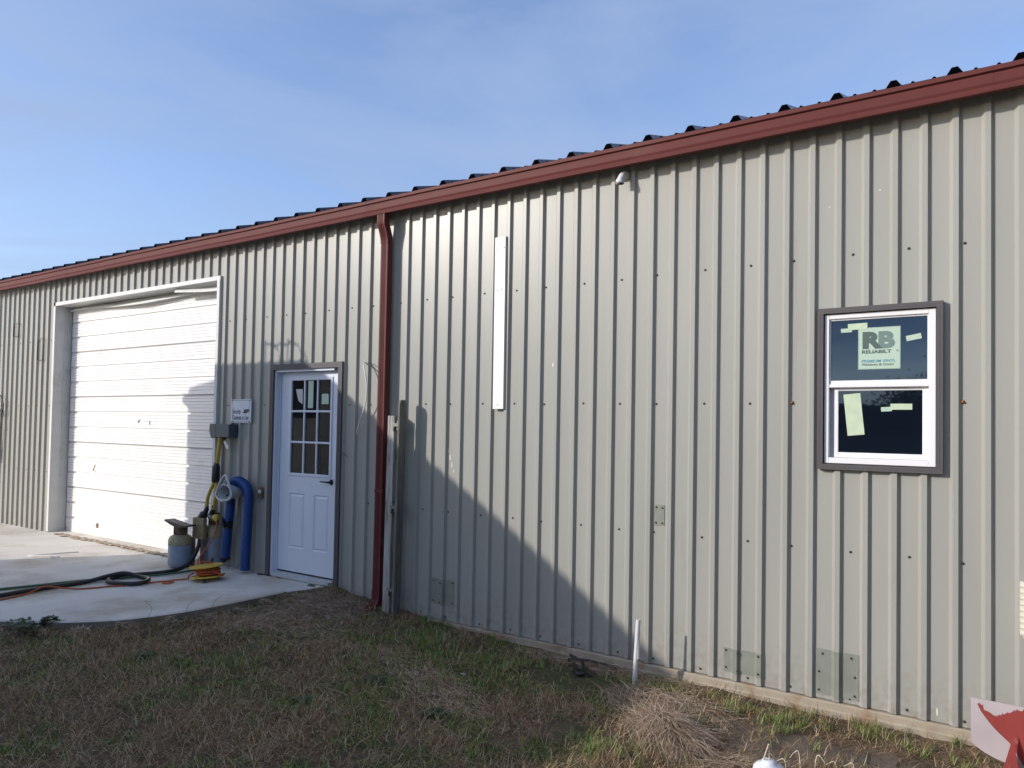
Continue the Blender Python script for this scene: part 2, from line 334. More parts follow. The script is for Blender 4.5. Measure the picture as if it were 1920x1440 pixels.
# concrete slab, gently falling away from the wall
edge = [(-5.19, .02), (-5.33, -.16), (-5.42, -.34), (-5.46, -.65), (-5.50, -1.02), (-5.58, -1.36), (-5.76, -1.72), (-6.08, -2.02), (-6.50, -2.26), (-7.3, -2.6), (-9, -3.1), (-13, -3.6), (-20, -4)]
edge = [(p.x, p.y) for p in smooth_path([(a, b_, 0) for a, b_ in edge], 4)]
sz = lambda y: .098+.02*y
mb = MB(); n_ = len(edge)
top = [(x, y, sz(y)) for x, y in edge]; bev = [(x+.012, y-.008, sz(y)-.012) for x, y in edge]; bot = [(x+.012, y-.008, -.3) for x, y in edge]; back = [(x, .35, .098) for x, y in edge]
mb.add(top+back, [(i, i+1, n_+i+1, n_+i) for i in range(n_-1)]); mb.add(top+bev, [(i, i+1, n_+i+1, n_+i) for i in range(n_-1)])
mb.add(bev+bot, [(i, i+1, n_+i+1, n_+i) for i in range(n_-1)], 1)
slab = mb.build('concrete_slab', ['concrete', 'concrete_edge'], shade=False); tag(slab, kind='structure')
mb = MB()                                                             # crumbled strip of mortar along the garage door
for i in range(70):
    x = -10.4+i*.048; w = .03+.03*random.random(); y = -.02+.03*random.random()-.05*random.random()
    mb.lathe([(w*.9, 0), (w, .002), (w*.6, .007+.006*random.random())], (x, y, sz(y)+.0005), 7)
tag(mb.build('mortar_crumbs', 'crust', shade=False), 'crumbled mortar strip along the foot of the white roll-up door', 'crumbs', kind='stuff')

# ------------------------------------------------------------------ the metal building
B = empty('metal_building', (0, 0, 0), 'long grey ribbed metal building with maroon gutter and black roof', 'building')
PER = .1524; H = .023
def xt(k): return -4.1807+PER*k
GAR = (-10.69, -7.075, -1, 3.145); DOOR = (-6.12, -5.12, -1, 2.18); WIN = (-.935, -.305, 1.41, 2.35)
OPEN = [GAR, DOOR, WIN]
def wall_panel(k0, k1, zt=3.574):
    pts = []
    x0 = xt(k0)+.0144
    if True:
        pts.append((x0-.0144-.027, -H-.0010)); pts.append((x0-.0144, -H-.0010)); pts.append((x0+.0005, -.0010)); pts.append((x0+.004, -.0010)); pts.append((x0+.0045, 0))
    for k in range(k0+1, k1+1):
        t = xt(k); pts += [(t-.046, 0), (t-.027, -H), (t, -H)]
        if k < k1: pts += [(t+.0144, 0)]
    seg = []
    cuts = sorted({c for o in OPEN for c in o[:2]})
    for a, b_ in zip(pts[:-1], pts[1:]):
        cs = [c for c in cuts if a[0]+1e-5 < c < b_[0]-1e-5]; last = a
        for c in cs:
            t = (c-a[0])/(b_[0]-a[0]); p = (c, a[1]+(b_[1]-a[1])*t); seg.append((last, p)); last = p
        seg.append((last, b_))
    m = MB()
    for a, b_ in seg:
        xm = (a[0]+b_[0])/2; zs = [(.0 if xm > -5.12 else .06, zt)]
        for o in OPEN:
            if o[0] < xm < o[1]:
                zs = [q_ for z0, z1 in zs for q_ in ((z0, max(z0, o[2])), (o[3], z1)) if q_[1]-q_[0] > 1e-4]
        for z0, z1 in zs:
            m.add([(a[0], a[1], z0), (b_[0], b_[1], z0), (b_[0], b_[1], z1), (a[0], a[1], z1)], [(0, 1, 2, 3)])
    o = m.build('wall_panel', 'wall_paint', B)
    return o
for k0 in range(-76, 45, 6): wall_panel(k0, k0+6)
# dark backing added against light leaks, cut round the openings
mb = MB()
def backing(x0, x1, z0, z1): mb.box(x0, x1, .03, .05, z0, z1)
backing(-16, GAR[0]-.01, -.2, 3.55); backing(GAR[0]-.01, GAR[1]+.01, GAR[3]+.12, 3.55); backing(GAR[1]+.01, DOOR[0]-.05, -.2, 3.55)
backing(DOOR[0]-.05, DOOR[1]+.05, DOOR[3]+.02, 3.55); backing(DOOR[1]+.05, 3, -.2, 1.38); backing(DOOR[1]+.05, WIN[0]-.01, 1.38, 2.37); backing(WIN[1]+.01, 3, 1.38, 2.37); backing(DOOR[1]+.05, 3, 2.37, 3.55)
mb.build('light_leak_backing', 'wall_dark', B)
for bx in ((-16, -15.9, .05, 9.9), (2.9, 3, .05, 9.9), (-15.89, 2.89, 9.8, 9.9)): mb = MB(); mb.box(*bx, -.2, 3.5); mb.build('end_wall', 'wall_paint', B)
mb = MB(); mb.box(-15.9, 2.9, 2.0, 2.05, -.1, 3.5); mb.build('inner_partition', 'wall_dark', B)
# foundation trim under the panels
pf = [(-.026, -.004), (-.030, -.014), (-.030, -.046), (-.036, -.056), (-.034, -.2)]
mb = MB(); xs = [-5.12]+list(np.arange(-4.9, 3.01, .12)); vs = []
for x in xs:
    jz = (random.random()-.5)*.003
    vs += [(x, .04, -.004)]+[(x, y+(random.random()-.5)*.002, z+jz) for y, z in pf]
nn = len(pf)+1; mb.add(vs, [(i*nn+j, i*nn+j+1, (i+1)*nn+j+1, (i+1)*nn+j) for i in range(len(xs)-1) for j in range(nn-1)])
mb.build('foundation_trim', 'base_trim', B)
# screws
mb = MB()
ks = [k+d for k in range(-76, 46, 2) for d in [(.38 if (k-2) % 6 else .15)]]
def skip(x, z, w=.0): return any(o[0]-.08 < x < o[1]+.08 and o[2] < z < o[3]+.06 for o in OPEN)
SCR = []
for zr in (.03, .90, 1.793, 2.69):
    for kk in ks:
        x = xt(kk)+(random.random()-.5)*.012; z = zr+(random.random()-.5)*.008
        if skip(x, z) or (x < -5.2 and z < .1): continue
        SCR.append((x, z))
for x, z in SCR: mb.lathe([(.0085, 0), (.0085, .0015), (.0052, .0016), (.0052, .0060), (.003, .0070)], (x, -.0008, z), 6, 0, (0, -1, 0))
tag(mb.build('panel_screws', 'screw', B), kind='stuff')
for x, z in ((-1.114, 1.793), (-.199, 1.795), (-4.83, 2.176)):
    m = MB(); m.lathe([(.012, 0), (.011, .003), (.007, .005), (.007, .013), (.004, .015)], (x, -.001, z), 8, 0, (0, -1, 0)); m.build('rusty_screw', 'screw_rust', B)
# patch plates riveted over holes
def y_prof(x):
    k = math.ceil((x-xt(0)-.0144)/PER); t = xt(k); d = x-t
    if d < -.046: return 0.0
    if d < -.027: return -H*(d+.046)/.019
    if d <= 0: return -H
    return -H*(1-d/.0144)
def patch(x0, x1, z0, z1, y, rv, tilt=0.0):
    ks_ = [xt(k)+o for k in range(-10, 40) for o in (-.046, -.027, 0, .0144)]
    xs = sorted([x0, x1]+[x for x in ks_ if x0 < x < x1]); off = .004; m = MB(); vs = []
    for x in xs: vs += [(x, y_prof(x)-off, z0+(x-x0)*tilt), (x, y_prof(x)-off, z1+(x-x0)*tilt), (x, y_prof(x)-.0002, z0+(x-x0)*tilt), (x, y_prof(x)-.0002, z1+(x-x0)*tilt)]
    n_ = len(xs)
    m.add(vs, [f for i in range(n_-1) for f in ((i*4, i*4+4, i*4+5, i*4+1), (i*4, i*4+2, i*4+6, i*4+4), (i*4+1, i*4+5, i*4+7, i*4+3))]+[(0, 1, 3, 2), ((n_-1)*4, (n_-1)*4+2, (n_-1)*4+3, (n_-1)*4+1)])
    for x, z in rv: m.lathe([(.0075, 0), (.006, .003), (.0055, .006)], (x, y_prof(x)-off, z), 7, 1, (0, -1, 0))
    return m.build('patch_plate', ['galv', 'screw'], B)
patch(-4.010, -3.766, .125, .338, -H-.0015, [(-3.99, .315), (-3.90, .305), (-3.79, .315), (-3.99, .15), (-3.90, .148), (-3.79, .15)], -.02)
patch(-2.026, -1.950, .950, 1.092, -.0015, [(-2.010, 1.075), (-1.965, 1.072), (-2.012, .968), (-1.966, .968)], .02)
patch(-1.530, -1.284, .050, .200, -H-.0015, [(-1.515, .185), (-1.435, .18), (-1.303, .185), (-1.515, .075), (-1.435, .07), (-1.303, .075)], .0)
patch(-.962, -.722, .026, .297, -H-.0015, [(-.925, .27), (-.765, .27), (-.945, .16), (-.745, .16), (-.945, .05), (-.745, .05)], -.01)
# roof
RS = .30
def roof_panel(j):
    pr = []
    for q_ in range(3):
        c = -.234+.3048*(3*j+q_)
        pr += [(c-.040, 0), (c-.015, .038), (c+.015, .038), (c+.040, 0), (c+.088, 0), (c+.094, .009), (c+.104, .009), (c+.110, 0), (c+.194, 0), (c+.200, .009), (c+.210, .009), (c+.216, 0)]
    pr.append((-.234+.3048*(3*j+3)-.040, 0)); m = MB(); n1 = len(pr)
    z0 = 3.617; yf = -.112
    f = [(x, yf, z0+z) for x, z in pr]; bk = [(x, 5.0, z0+z+RS*5.11) for x, z in pr]
    m.add(f+bk, [(i, i+1, n1+i+1, n1+i) for i in range(n1-1)]); lo = [(x, yf+.004, z0-.008) for x, z in pr]
    m.add([(x, yf-.001, z-.0015) for x, _, z in f]+[(x, yf-.001, z) for x, y, z in lo], [(i, i+1, n1+i+1, n1+i) for i in range(n1-1)], 1)  # black strip painted as the shade inside the hollow rib ends
    m.build('roof_panel', ['roof_paint', 'rib_hollow_shade'], B)
for j in range(-18, 4): roof_panel(j)
mb = MB(); mb.add([(-17, 5, 5.155), (4, 5, 5.155), (4, 10.1, 3.6), (-17, 10.1, 3.6)], [(0, 1, 2, 3)]); mb.build('back_roof_slope', 'roof_paint', B)
for x_ in (-15.98, 2.98): mb = MB(); mb.add([(x_, .06, 3.5), (x_, 9.9, 3.5), (x_, 5, 5.10)], [(0, 1, 2)]); mb.build('gable', 'wall_paint', B)
mb = MB(); mb.box(-16, 3, -.0605, .0, 3.575, 3.600); mb.build('eave_shade_fascia', 'wall_dark', B)  # eave underside coloured dark to deepen the shade behind the gutter
# gutter
GP = [(-.062, 3.585), (-.062, 3.500), (-.078, 3.474), (-.130, 3.462), (-.146, 3.464), (-.148, 3.474), (-.142, 3.482), (-.130, 3.490), (-.126, 3.500), (-.133, 3.516), (-.137, 3.555), (-.134, 3.562), (-.134, 3.567), (-.149, 3.575), (-.151, 3.597), (-.146, 3.602), (-.138, 3.599), (-.136, 3.590)]
gut = bpy.data.objects.new('gutter', None); C.objects.link(gut); gut.parent = B
cuts_ = [-16, -10.2, -4.75, -.075, 3.0]
for a, b_ in zip(cuts_[:-1], cuts_[1:]):
    m = MB(); xs = list(np.arange(a, b_, .35))+[b_+.02]; vs = []
    sc = 1.0
    for x in xs:
        s_ = .0025*math.sin(x*1.3)+.0015*math.sin(x*4.1); e_ = .0015 if x > b_-.05 else 0
        vs += [(x, y-e_+(s_ if .05 < -y else 0)*.6, z+s_) for y, z in GP]
    nn = len(GP); m.add(vs, [(i*nn+j, i*nn+j+1, (i+1)*nn+j+1, (i+1)*nn+j) for i in range(len(xs)-1) for j in range(nn-1)])
    m.build('gutter_section', 'maroon', gut)
# downspout: ribbed rectangular tube with an elbow and a shoe
def rect_sweep(m, path, w, d, rib=True):
    """path of (x,y,z,tilt): rectangular ribbed section swept; tilt = angle of section normal"""
    rows = []
    for (x, y, z, tl) in path:
        pf_ = []
        fr = [(-w/2, 0)]
        if rib:
            nr = 4
            for i in range(nr):
                c = -w/2+.016+(w-.032)*(i+.5)/nr; fr += [(c-.007, 0), (c-.003, .0035), (c+.003, .0035), (c+.007, 0)]
        fr.append((w/2, 0)); pf_ = [(a_, dd) for a_, dd in fr]
        pf_ += [(w/2, d*.30), (w/2-.003, d*.36), (w/2-.003, d*.44), (w/2, d*.5), (w/2, d), (-w/2, d)]
        rows.append([(x+a_, y+dd*math.cos(tl), z-dd*math.sin(tl)*-1) for a_, dd in pf_])
    nn = len(rows[0]); vs = [v for r in rows for v in r]
    m.add(vs, [(i*nn+j, i*nn+(j+1) % nn, (i+1)*nn+(j+1) % nn, (i+1)*nn+j) for i in range(len(rows)-1) for j in range(nn)])
dx = -4.552
dsp = bpy.data.objects.new('downspout', None); C.objects.link(dsp); dsp.parent = B
m = MB(); rect_sweep(m, [(dx-.008, -.142, 3.468, 0), (dx-.008, -.143, 3.40, 0), (dx-.008, -.141, 3.375, .15), (dx-.005, -.132, 3.345, .35), (dx-.002, -.118, 3.300, .5), (dx, -.108, 3.265, .35), (dx, -.104, 3.24, .1), (dx, -.103, 3.215, 0)], .086, .066); m.build('elbow', 'maroon', dsp)
m = MB(); rect_sweep(m, [(dx, -.099, 3.235, 0), (dx, -.099, 2.2, 0), (dx-.004, -.099, 1.1, 0), (dx-.010, -.099, .13, 0)], .083, .062); m.build('spout_pipe', 'maroon', dsp)
m = MB(); rect_sweep(m, [(dx-.010, -.103, .17, 0), (dx-.010, -.104, .09, 0), (dx-.012, -.125, .055, -.6), (dx-.016, -.17, .035, -1.1), (dx-.022, -.235, .018, -1.3)], .088, .068); m.build('spout_shoe', 'maroon', dsp)
m = MB(); m.box(dx-.05, dx+.05, -.104, -.02, 1.02, 1.045); m.build('strap', 'maroon', dsp)

# ---- trims: picture frame of mitred J-channel
def frame_trim(name, x0, x1, z0, z1, w, yf, yb, mname, parent, bottom=True):
    """frame members, front at yf, back at yb"""
    for nm, poly in (('l', [(x0, z0), (x0+w, z0+(w if bottom else 0)), (x0+w, z1-w), (x0, z1)]), ('r', [(x1, z0), (x1, z1), (x1-w, z1-w), (x1-w, z0+(w if bottom else 0))]),
                     ('t', [(x0, z1), (x0+w, z1-w), (x1-w, z1-w), (x1, z1)]), ('b', [(x0, z0), (x1, z0), (x1-w, z0+w), (x0+w, z0+w)])):
        if nm == 'b' and not bottom: continue
        m = MB(); m.prism(poly, yf, yb)
        cx = sum(p[0] for p in poly)/4; cz = sum(p[1] for p in poly)/4
        if nm in 'lr': m.box(min(p[0] for p in poly)+w*.42, min(p[0] for p in poly)+w*.5, yf-.0012, yf+.001, z0+w, z1-w)
        else: m.box(x0+w, x1-w, yf-.0012, yf+.001, cz-w*.05, cz+w*.03)
        m.build('trim_piece', mname, parent)
# ---- window
WP = bpy.data.objects.new('window', None); C.objects.link(WP); WP.parent = B
frame_trim('trim', -.957, -.291, 1.389, 2.367, .033, -.044, -.001, 'trim_brown', WP)
def ring(m, x0, x1, z0, z1, wl, wr, wb, wt, yf, yb, ch=.003, mi=0):
    m.bbox(x0, x0+wl, yf, yb, z0, z1, ch, mi); m.bbox(x1-wr, x1, yf, yb, z0, z1, ch, mi)
    m.bbox(x0+wl, x1-wr, yf+.0005, yb, z0, z0+wb, ch, mi); m.bbox(x0+wl, x1-wr, yf+.0005, yb, z1-wt, z1, ch, mi)
m = MB(); ring(m, -.920, -.327, 1.426, 2.330, .027, .036, .035, .029, -.024, .05); m.build('frame', 'vinyl', WP)
m = MB(); ring(m, -.893, -.363, 1.885, 2.301, .008, .008, .042, .010, -.012, .03); m.build('upper_sash', 'vinyl', WP)
m = MB(); m.bbox(-.895, -.362, -.021, .03, 1.884, 1.904, .003); m.build('meeting_rail', 'vinyl', WP)
m = MB(); ring(m, -.868, -.363, 1.462, 1.883, .024, .034, .032, .018, .006, .03); m.build('lower_sash', 'vinyl', WP)
m = MB(); m.box(-.893, -.868, .020, .03, 1.461, 1.884); m.build('side_track', 'vinyl_track', WP)
m = MB(); m.box(-.885, -.371, -.0015, .004, 1.927, 2.291); m.build('pane', 'glass', WP)
m = MB(); m.box(-.844, -.397, .014, .02, 1.494, 1.865); m.build('pane', 'glass', WP)
m = MB(); m.box(-.735, -.509, -.0030, -.0018, 1.992, 2.241); m.build('sticker', 'sticker', WP)
m = MB()
for a in ((-.733, -.511, 1.9945, 1.9955), (-.733, -.511, 2.2375, 2.2385), (-.733, -.732, 1.9955, 2.2375), (-.512, -.511, 1.9955, 2.2375)): m.box(a[0], a[1], -.0034, -.0030, a[2], a[3])
m.build('sticker_border', 'print_mid', WP)
yb_ = -.0036
text('lettering', 'R', -.714, 2.121, yb_, .128, 'print_dark', WP, 1.22, .0078)
text('lettering', 'B', -.628, 2.121, yb_+.0003, .128, 'print_mid', WP, 1.18, .0078)
text('lettering', 'RELIABILT', -.716, 2.087, yb_, .0265, 'print_dark', WP, 1.36, .0010)
text('lettering', '\u00ae', -.531, 2.092, yb_, .018, 'print_mid', WP)
text('lettering', 'PREMIUM VINYL', -.716, 2.033, yb_, .0225, 'print_blue', WP, 1.13, .0004)
text('lettering', 'Windows & Doors', -.716, 2.013, yb_, .0215, 'print_dark', WP, 1.04, .0003)
def tape(x0, x1, z0, z1, y, ang, mt='tape'):
    mm = MB(); nsx = 5; vs = []; dz = (z1-z0); 
    for i in range(nsx+1):
        for j in range(4):
            vs.append((x0+(x1-x0)*i/nsx, y-.0006-random.random()*.0008, z0+dz*j/3))
    mm.add(vs, [(i*4+j, i*4+j+1, (i+1)*4+j+1, (i+1)*4+j) for i in range(nsx) for j in range(3)])
    o = mm.build('tape_strip', mt, WP); rot_part(o, ang, 'Y', ((x0+x1)/2, y, (z0+z1)/2)); return o
tape(-.792, -.685, 2.232, 2.270, -.0040, -.02); tape(-.831, -.770, 2.219, 2.243, -.0020, -.02, 'sticker'); tape(-.480, -.402, 2.156, 2.187, -.0020, -.18, 'sticker')
tape(-.806, -.712, 1.598, 1.848, .0135, -.10); tape(-.562, -.449, 1.752, 1.787, .0130, 0); tape(-.612, -.555, 1.742, 1.768, .0135, -.05, 'sticker')

# ---- entry door
D = bpy.data.objects.new('entry_door', None); C.objects.link(D); D.parent = B
frame_trim('trim', -6.137, -5.107, .10, 2.194, .052, -.042, .0, 'trim_brown', D, bottom=False)
m = MB(); m.box(-6.085, -6.066, -.020, .10, .10, 2.142); m.box(-6.0665, -6.052, .030, .09, .10, 2.13); m.build('jamb', 'skylit_white', D)
m = MB(); m.box(-5.235, -5.159, .036, .10, .10, 2.142); m.build('jamb', 'skylit_white', D)
m = MB(); m.box(-6.066, -5.235, -.020, .10, 2.118, 2.142); m.build('head_jamb', 'skylit_white', D)
m = MB(); m.box(-6.066, -5.235, -.030, .12, .098, .128); m.box(-6.066, -5.235, .02, .12, .128, .140); m.build('threshold', 'fitting', D)
m = MB(); m.box(-6.062, -5.238, .048, .06, .140, .158); m.build('door_sweep', 'black', D)
LX0, LX1, LZ0, LZ1, LY = -6.049, -5.240, .158, 2.114, .040
px = [(-5.903, -5.322), ]; GX = (-5.897, -5.328); GZ = (1.118, 2.040)
m = MB()
# slab as a grid with holes for the glazing and raised panels
def slab_grid(m, xs, zs, holes, y0, y1):
    for i in range(len(xs)-1):
        for j in range(len(zs)-1):
            if (i, j) in holes: continue
            m.add([(xs[i], y0, zs[j]), (xs[i+1], y0, zs[j]), (xs[i+1], y0, zs[j+1]), (xs[i], y0, zs[j+1])], [(0, 1, 2, 3)])
pxa = (-5.895, -5.672); pxb = (-5.538, -5.330); pz = (.385, .925)
slab_grid(m, [LX0, -5.897, pxa[1], pxb[0], -5.328, LX1], [LZ0, pz[0], pz[1], GZ[0], GZ[1], LZ1], {(1, 1), (3, 1), (1, 3), (2, 3), (3, 3)}, LY, 0)
for (a, b_) in ((-5.897, pxa[1]), (pxb[0], -5.328)):
    z0, z1 = pz; w = .014; w2 = .032
    q1 = [(a, LY, z0), (b_, LY, z0), (b_, LY, z1), (a, LY, z1)]; q2 = [(a+w, LY+.010, z0+w), (b_-w, LY+.010, z0+w), (b_-w, LY+.010, z1-w), (a+w, LY+.010, z1-w)]
    q3 = [(a+w2, LY+.001, z0+w2), (b_-w2, LY+.001, z0+w2), (b_-w2, LY+.001, z1-w2), (a+w2, LY+.001, z1-w2)]
    m.add(q1+q2+q3, [(i, (i+1) % 4, (i+1) % 4+4, i+4) for i in range(4)]+[(i+4, (i+1) % 4+4, (i+1) % 4+8, i+8) for i in range(4)]+[(8, 9, 10, 11)])
m.box(LX0, LX0+.001, LY, LY+.044, LZ0, LZ1); m.box(LX0, LX1, LY, LY+.044, LZ0-.001, LZ0); m.box(LX1, LX1+.001, LY, LY+.044, LZ0, LZ1)
m.build('door_leaf', 'skylit_white', D)
m = MB(); ring(m, GX[0]-.022, GX[1]+.022, GZ[0]-.022, GZ[1]+.022, .028, .028, .028, .028, LY-.010, LY+.01, .004); m.build('glazing_frame', 'skylit_white', D)
gxs = [GX[0]+.006+i*(GX[1]-GX[0]-.012)/3 for i in range(4)]; gzs = [GZ[0]+.006+i*(GZ[1]-GZ[0]-.012)/3 for i in range(4)]
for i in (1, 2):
    m = MB(); m.bbox(gxs[i]-.010, gxs[i]+.010, LY-.007, LY+.008, GZ[0], GZ[1], .004); m.build('muntin', 'skylit_white', D)
    m = MB(); m.bbox(GX[0], GX[1], LY-.0065, LY+.008, gzs[i]-.010, gzs[i]+.010, .004); m.build('muntin', 'skylit_white', D)
for i in range(3):
    for j in range(3):
        m = MB(); m.box(gxs[i]+.002, gxs[i+1]-.002, LY+.008, LY+.012, gzs[j]+.002, gzs[j+1]-.002); m.build('pane', 'door_glass', D)
m = MB(); m.box(-5.665, -5.592, LY+.0062, LY+.0076, 1.762, 2.030); m.build('paper_strip', 'sticker', D)
m = MB(); m.prism([(-5.47, 1.80), (-5.375, 1.80), (-5.375, 1.885), (-5.385, 1.90), (-5.46, 1.90), (-5.47, 1.885)], LY+.0062, LY+.0076); m.build('paper_square', 'sticker', D)
m = MB(); m.prism([(-5.845, 1.95), (-5.745, 1.95), (-5.745, 1.80), (-5.80, 1.83), (-5.82, 1.87)], LY+.0062, LY+.0076); m.build('paper_scrap', 'fitting', D)
m = MB(); m.lathe([(.026, 0), (.026, .006), (.012, .010), (.010, .045)], (-5.300, LY, 1.060), 16, 0, (0, -1, 0)); m.tube([(-5.30, LY-.043, 1.060), (-5.33, LY-.048, 1.061), (-5.41, LY-.044, 1.062)], [.009, .008, .007], 8); m.build('handle', 'black', D)
# ---- garage door
G = bpy.data.objects.new('garage_door', None); C.objects.link(G); G.parent = B
GY = .19
m = MB(); m.box(-10.735, -10.690, -.026, .0, .10, 3.190); m.box(-10.735, -7.030, -.026, 0, 3.145, 3.190); m.box(-7.078, -7.032, -.030, 0, .10, 3.1449); m.build('opening_trim', 'white_jamb', G)
m = MB(); m.box(-7.076, -7.064, .0005, .24, .09, 3.146); m.build('jamb', 'white_jamb', G)
m = MB(); m.box(-10.700, -10.688, .0005, .20, .09, 3.146); m.box(-10.688, -10.672, .165, .185, .09, 3.1); m.box(-10.688, -10.679, .10, .115, .09, 3.13); m.build('jamb', 'white_jamb', G)
m = MB(); m.box(-10.688, -7.077, .0005, .24, 3.146, 3.156); m.build('soffit', 'white_jamb', G)
# drooping weather strips under the head
def strip(name, pts, w, mt):
    m = MB(); P_ = smooth_path(pts, 8); vs = []
    for p in P_: vs += [(p.x, p.y, p.z), (p.x, p.y-w*.35, p.z-w), (p.x, p.y-w*.3+.006, p.z-w-.002), (p.x, p.y+.006, p.z+.002)]
    m.add(vs, [(i*4+j, i*4+(j+1) % 4, i*4+4+(j+1) % 4, i*4+4+j) for i in range(len(P_)-1) for j in range(4)]); return m.build(name, mt, G)
strip('weather_strip', [(-10.66, .155, 3.115), (-10.0, .150, 3.108), (-9.3, .13, 3.085), (-8.8, .11, 3.075), (-8.3, .12, 3.090), (-7.7, .14, 3.112), (-7.09, .15, 3.125)], .030, 'white_jamb')
strip('weather_strip', [(-10.2, .17, 3.140), (-9.4, .155, 3.115), (-8.9, .14, 3.118), (-8.4, .16, 3.135), (-7.9, .17, 3.142)], .022, 'wall_paint')
strip('loose_flashing', [(-7.95, .03, 3.144), (-7.7, .05, 3.128), (-7.4, .075, 3.112), (-7.09, .09, 3.108)], .05, 'white_jamb')
SH = .610
for i in range(5):
    z0 = .088+SH*i; prof = [(z0+.002, .012)]
    for bnd in range(3):
        a = z0+bnd*SH/3; h = SH/3
        prof += [(a+.003, .016 if bnd else .008), (a+.011, -.002)]
        for q_ in (.26, .44, .62, .80): prof += [(a+h*q_-.003, -.002), (a+h*q_-.002, .006), (a+h*q_+.004, -.002)]
        prof += [(a+h-.020, -.002), (a+h-.017, .020), (a+h-.001, .020)]
    prof[-1] = (z0+SH-.003, .006); prof.append((z0+SH-.002, .014))
    m = MB(); xs = list(np.linspace(-10.655, -7.03, 13)); rows = [[(x, GY+d+.002*math.sin(x*2.2+i), z) for z, d in prof] for x in xs]
    nn = len(prof); m.add([v for r in rows for v in r], [(a*nn+j, (a+1)*nn+j, (a+1)*nn+j+1, a*nn+j+1) for a in range(len(xs)-1) for j in range(nn-1)])
    m.box(-10.662, -10.655, GY-.001, GY+.03, z0+.002, z0+SH-.002)
    m.build('door_section', 'white_door', G)
m = MB(); m.box(-10.66, -7.03, GY+.03, GY+.04, .05, 3.2); m.build('door_core', 'black', G)
m = MB(); m.box(-10.66, -7.03, GY+.0, GY+.02, .070, .089); m.build('bottom_seal', 'black', G)
for x, z, w, h in ((-8.93, 1.60, .035, .035), (-8.68, 1.59, .02, .045), (-8.9, 1.62, .02, .015)):
    m = MB(); m.box(x-w/2, x+w/2, GY-.0035, GY-.0020, z-h/2, z+h/2); m.build('scuff', 'print_mid', G)
m = MB(); m.lathe([(.035, 0), (.03, .006), (.02, .012)], (-9.83, GY-.002, .235), 10, 0, (0, -1, 0)); m.build('lock_cover', 'rust', G)
m = MB(); m.tube([(-9.93, GY-.004, 1.02), (-9.95, GY-.005, .99), (-9.97, GY-.005, .94)], .006, 6); m.tube([(-9.925, GY-.004, .935), (-9.92, GY-.005, .93)], .007, 6); m.build('scuff', 'rust', G)
# small dents and scratches in the wall sheeting as bright bare metal
def chip(x, z, w, h):
    n1 = 9; poly = [(x+w*(.6+.5*random.random())*math.cos(2*PI*i/n1), z+h*(.6+.5*random.random())*math.sin(2*PI*i/n1)) for i in range(n1)]
    m = MB(); m.prism(poly, -.0018, -.0006); m.build('paint_chip', 'cream', B)
for a in ((-3.86, 1.40, .006, .02), (-3.84, 1.35, .008, .03), (-3.82, 1.29, .007, .03), (-3.80, 1.24, .006, .02), (-2.862, 2.09, .010, .018), (-2.13, .195, .010, .035), (-.32, .055, .006, .03), (-1.93, 2.4, .005, .006), (-.62, 3.06, .006, .006), (-.9, 3.0, .005, .005), (-6.0, 2.6, .004, .008)): chip(*a)

# ------------------------------------------------------------------ things fixed on or standing by the wall
# white board
m = MB(); m.bbox(-3.392, -3.290, -.041, -.0225, 1.752, 3.125, .002); o = m.build('mounting_board', 'board_white')
rot_part(o, -.004, 'Y', (-3.34, -.03, 2.4)); tag(o, 'narrow white painted board screwed upright to the ribbed wall', 'board')
for x, z in ((-3.372, 3.03), (-3.305, 3.035), (-3.345, 3.075), (-3.365, 2.70), (-3.325, 2.70), (-3.34, 1.785)):
    mm = MB(); mm.lathe([(.005, 0), (.004, .002)], (x, -.0412, z), 6, 0, (0, -1, 0)); s_ = mm.build('screw', 'screw', o)
# security sign
SG = empty('security_sign', (-6.62, -.024, 1.60), 'small white security cameras sign left of the entry door', 'sign')
m = MB(); m.bbox(-6.775, -6.440, -.028, -.0225, 1.606, 1.853, .002); m.build('sign_plate', 'sign_white', SG)
m = MB()
for a in ((-6.765, -6.450, 1.838, 1.841), (-6.765, -6.450, 1.619, 1.622)): m.box(a[0], a[1], -.0288, -.028, a[2], a[3])
for a in ((-6.748, 1.8), (-6.470, 1.8)): m.box(a[0], a[0]+.003, -.0289, -.028, 1.619, 1.841)
m.build('sign_border', 'sign_ink', SG)
for x in (-6.752, -6.462):
    for z in (1.842, 1.617): m = MB(); m.lathe([(.009, 0), (.006, .004)], (x, -.028, z), 8, 0, (0, -1, 0)); m.build('screw', 'screw', SG)
text('lettering', 'Security', -6.745, 1.703, -.0285, .066, 'sign_ink', SG, .62, .0012)
text('lettering', 'Cameras in Use', -6.745, 1.640, -.0285, .068, 'sign_ink', SG, .60, .0012)
m = MB(); m.lathe([(.020, 0), (.020, .0006)], (-6.558, -.0283, 1.725), 14, 0, (0, -1, 0)); m.prism([(-6.548, 1.745), (-6.478, 1.752), (-6.472, 1.722), (-6.500, 1.712), (-6.515, 1.705), (-6.548, 1.705)], -.0289, -.0282); m.build('camera_symbol', 'sign_ink', SG)
m = MB(); m.lathe([(.013, 0), (.013, .0006)], (-6.564, -.0290, 1.726), 14, 0, (0, -1, 0)); m.build('camera_symbol', 'sign_white', SG)
# vent elbow
m = MB(); m.tube(smooth_path([(-2.262, .0, 3.437), (-2.262, -.035, 3.435), (-2.270, -.065, 3.42), (-2.278, -.085, 3.385), (-2.280, -.09, 3.36)], 4), [.026]*9+[.026]*4+[.031]*4, 16, 0, False)
m.lathe([(.031, 0), (.031, .003), (.025, .003), (.025, .0)], (-2.280, -.09, 3.357), 16); o = m.build('pipe_elbow', 'pvc'); tag(o, 'short white plastic pipe elbow poking out under the gutter', 'pipe')
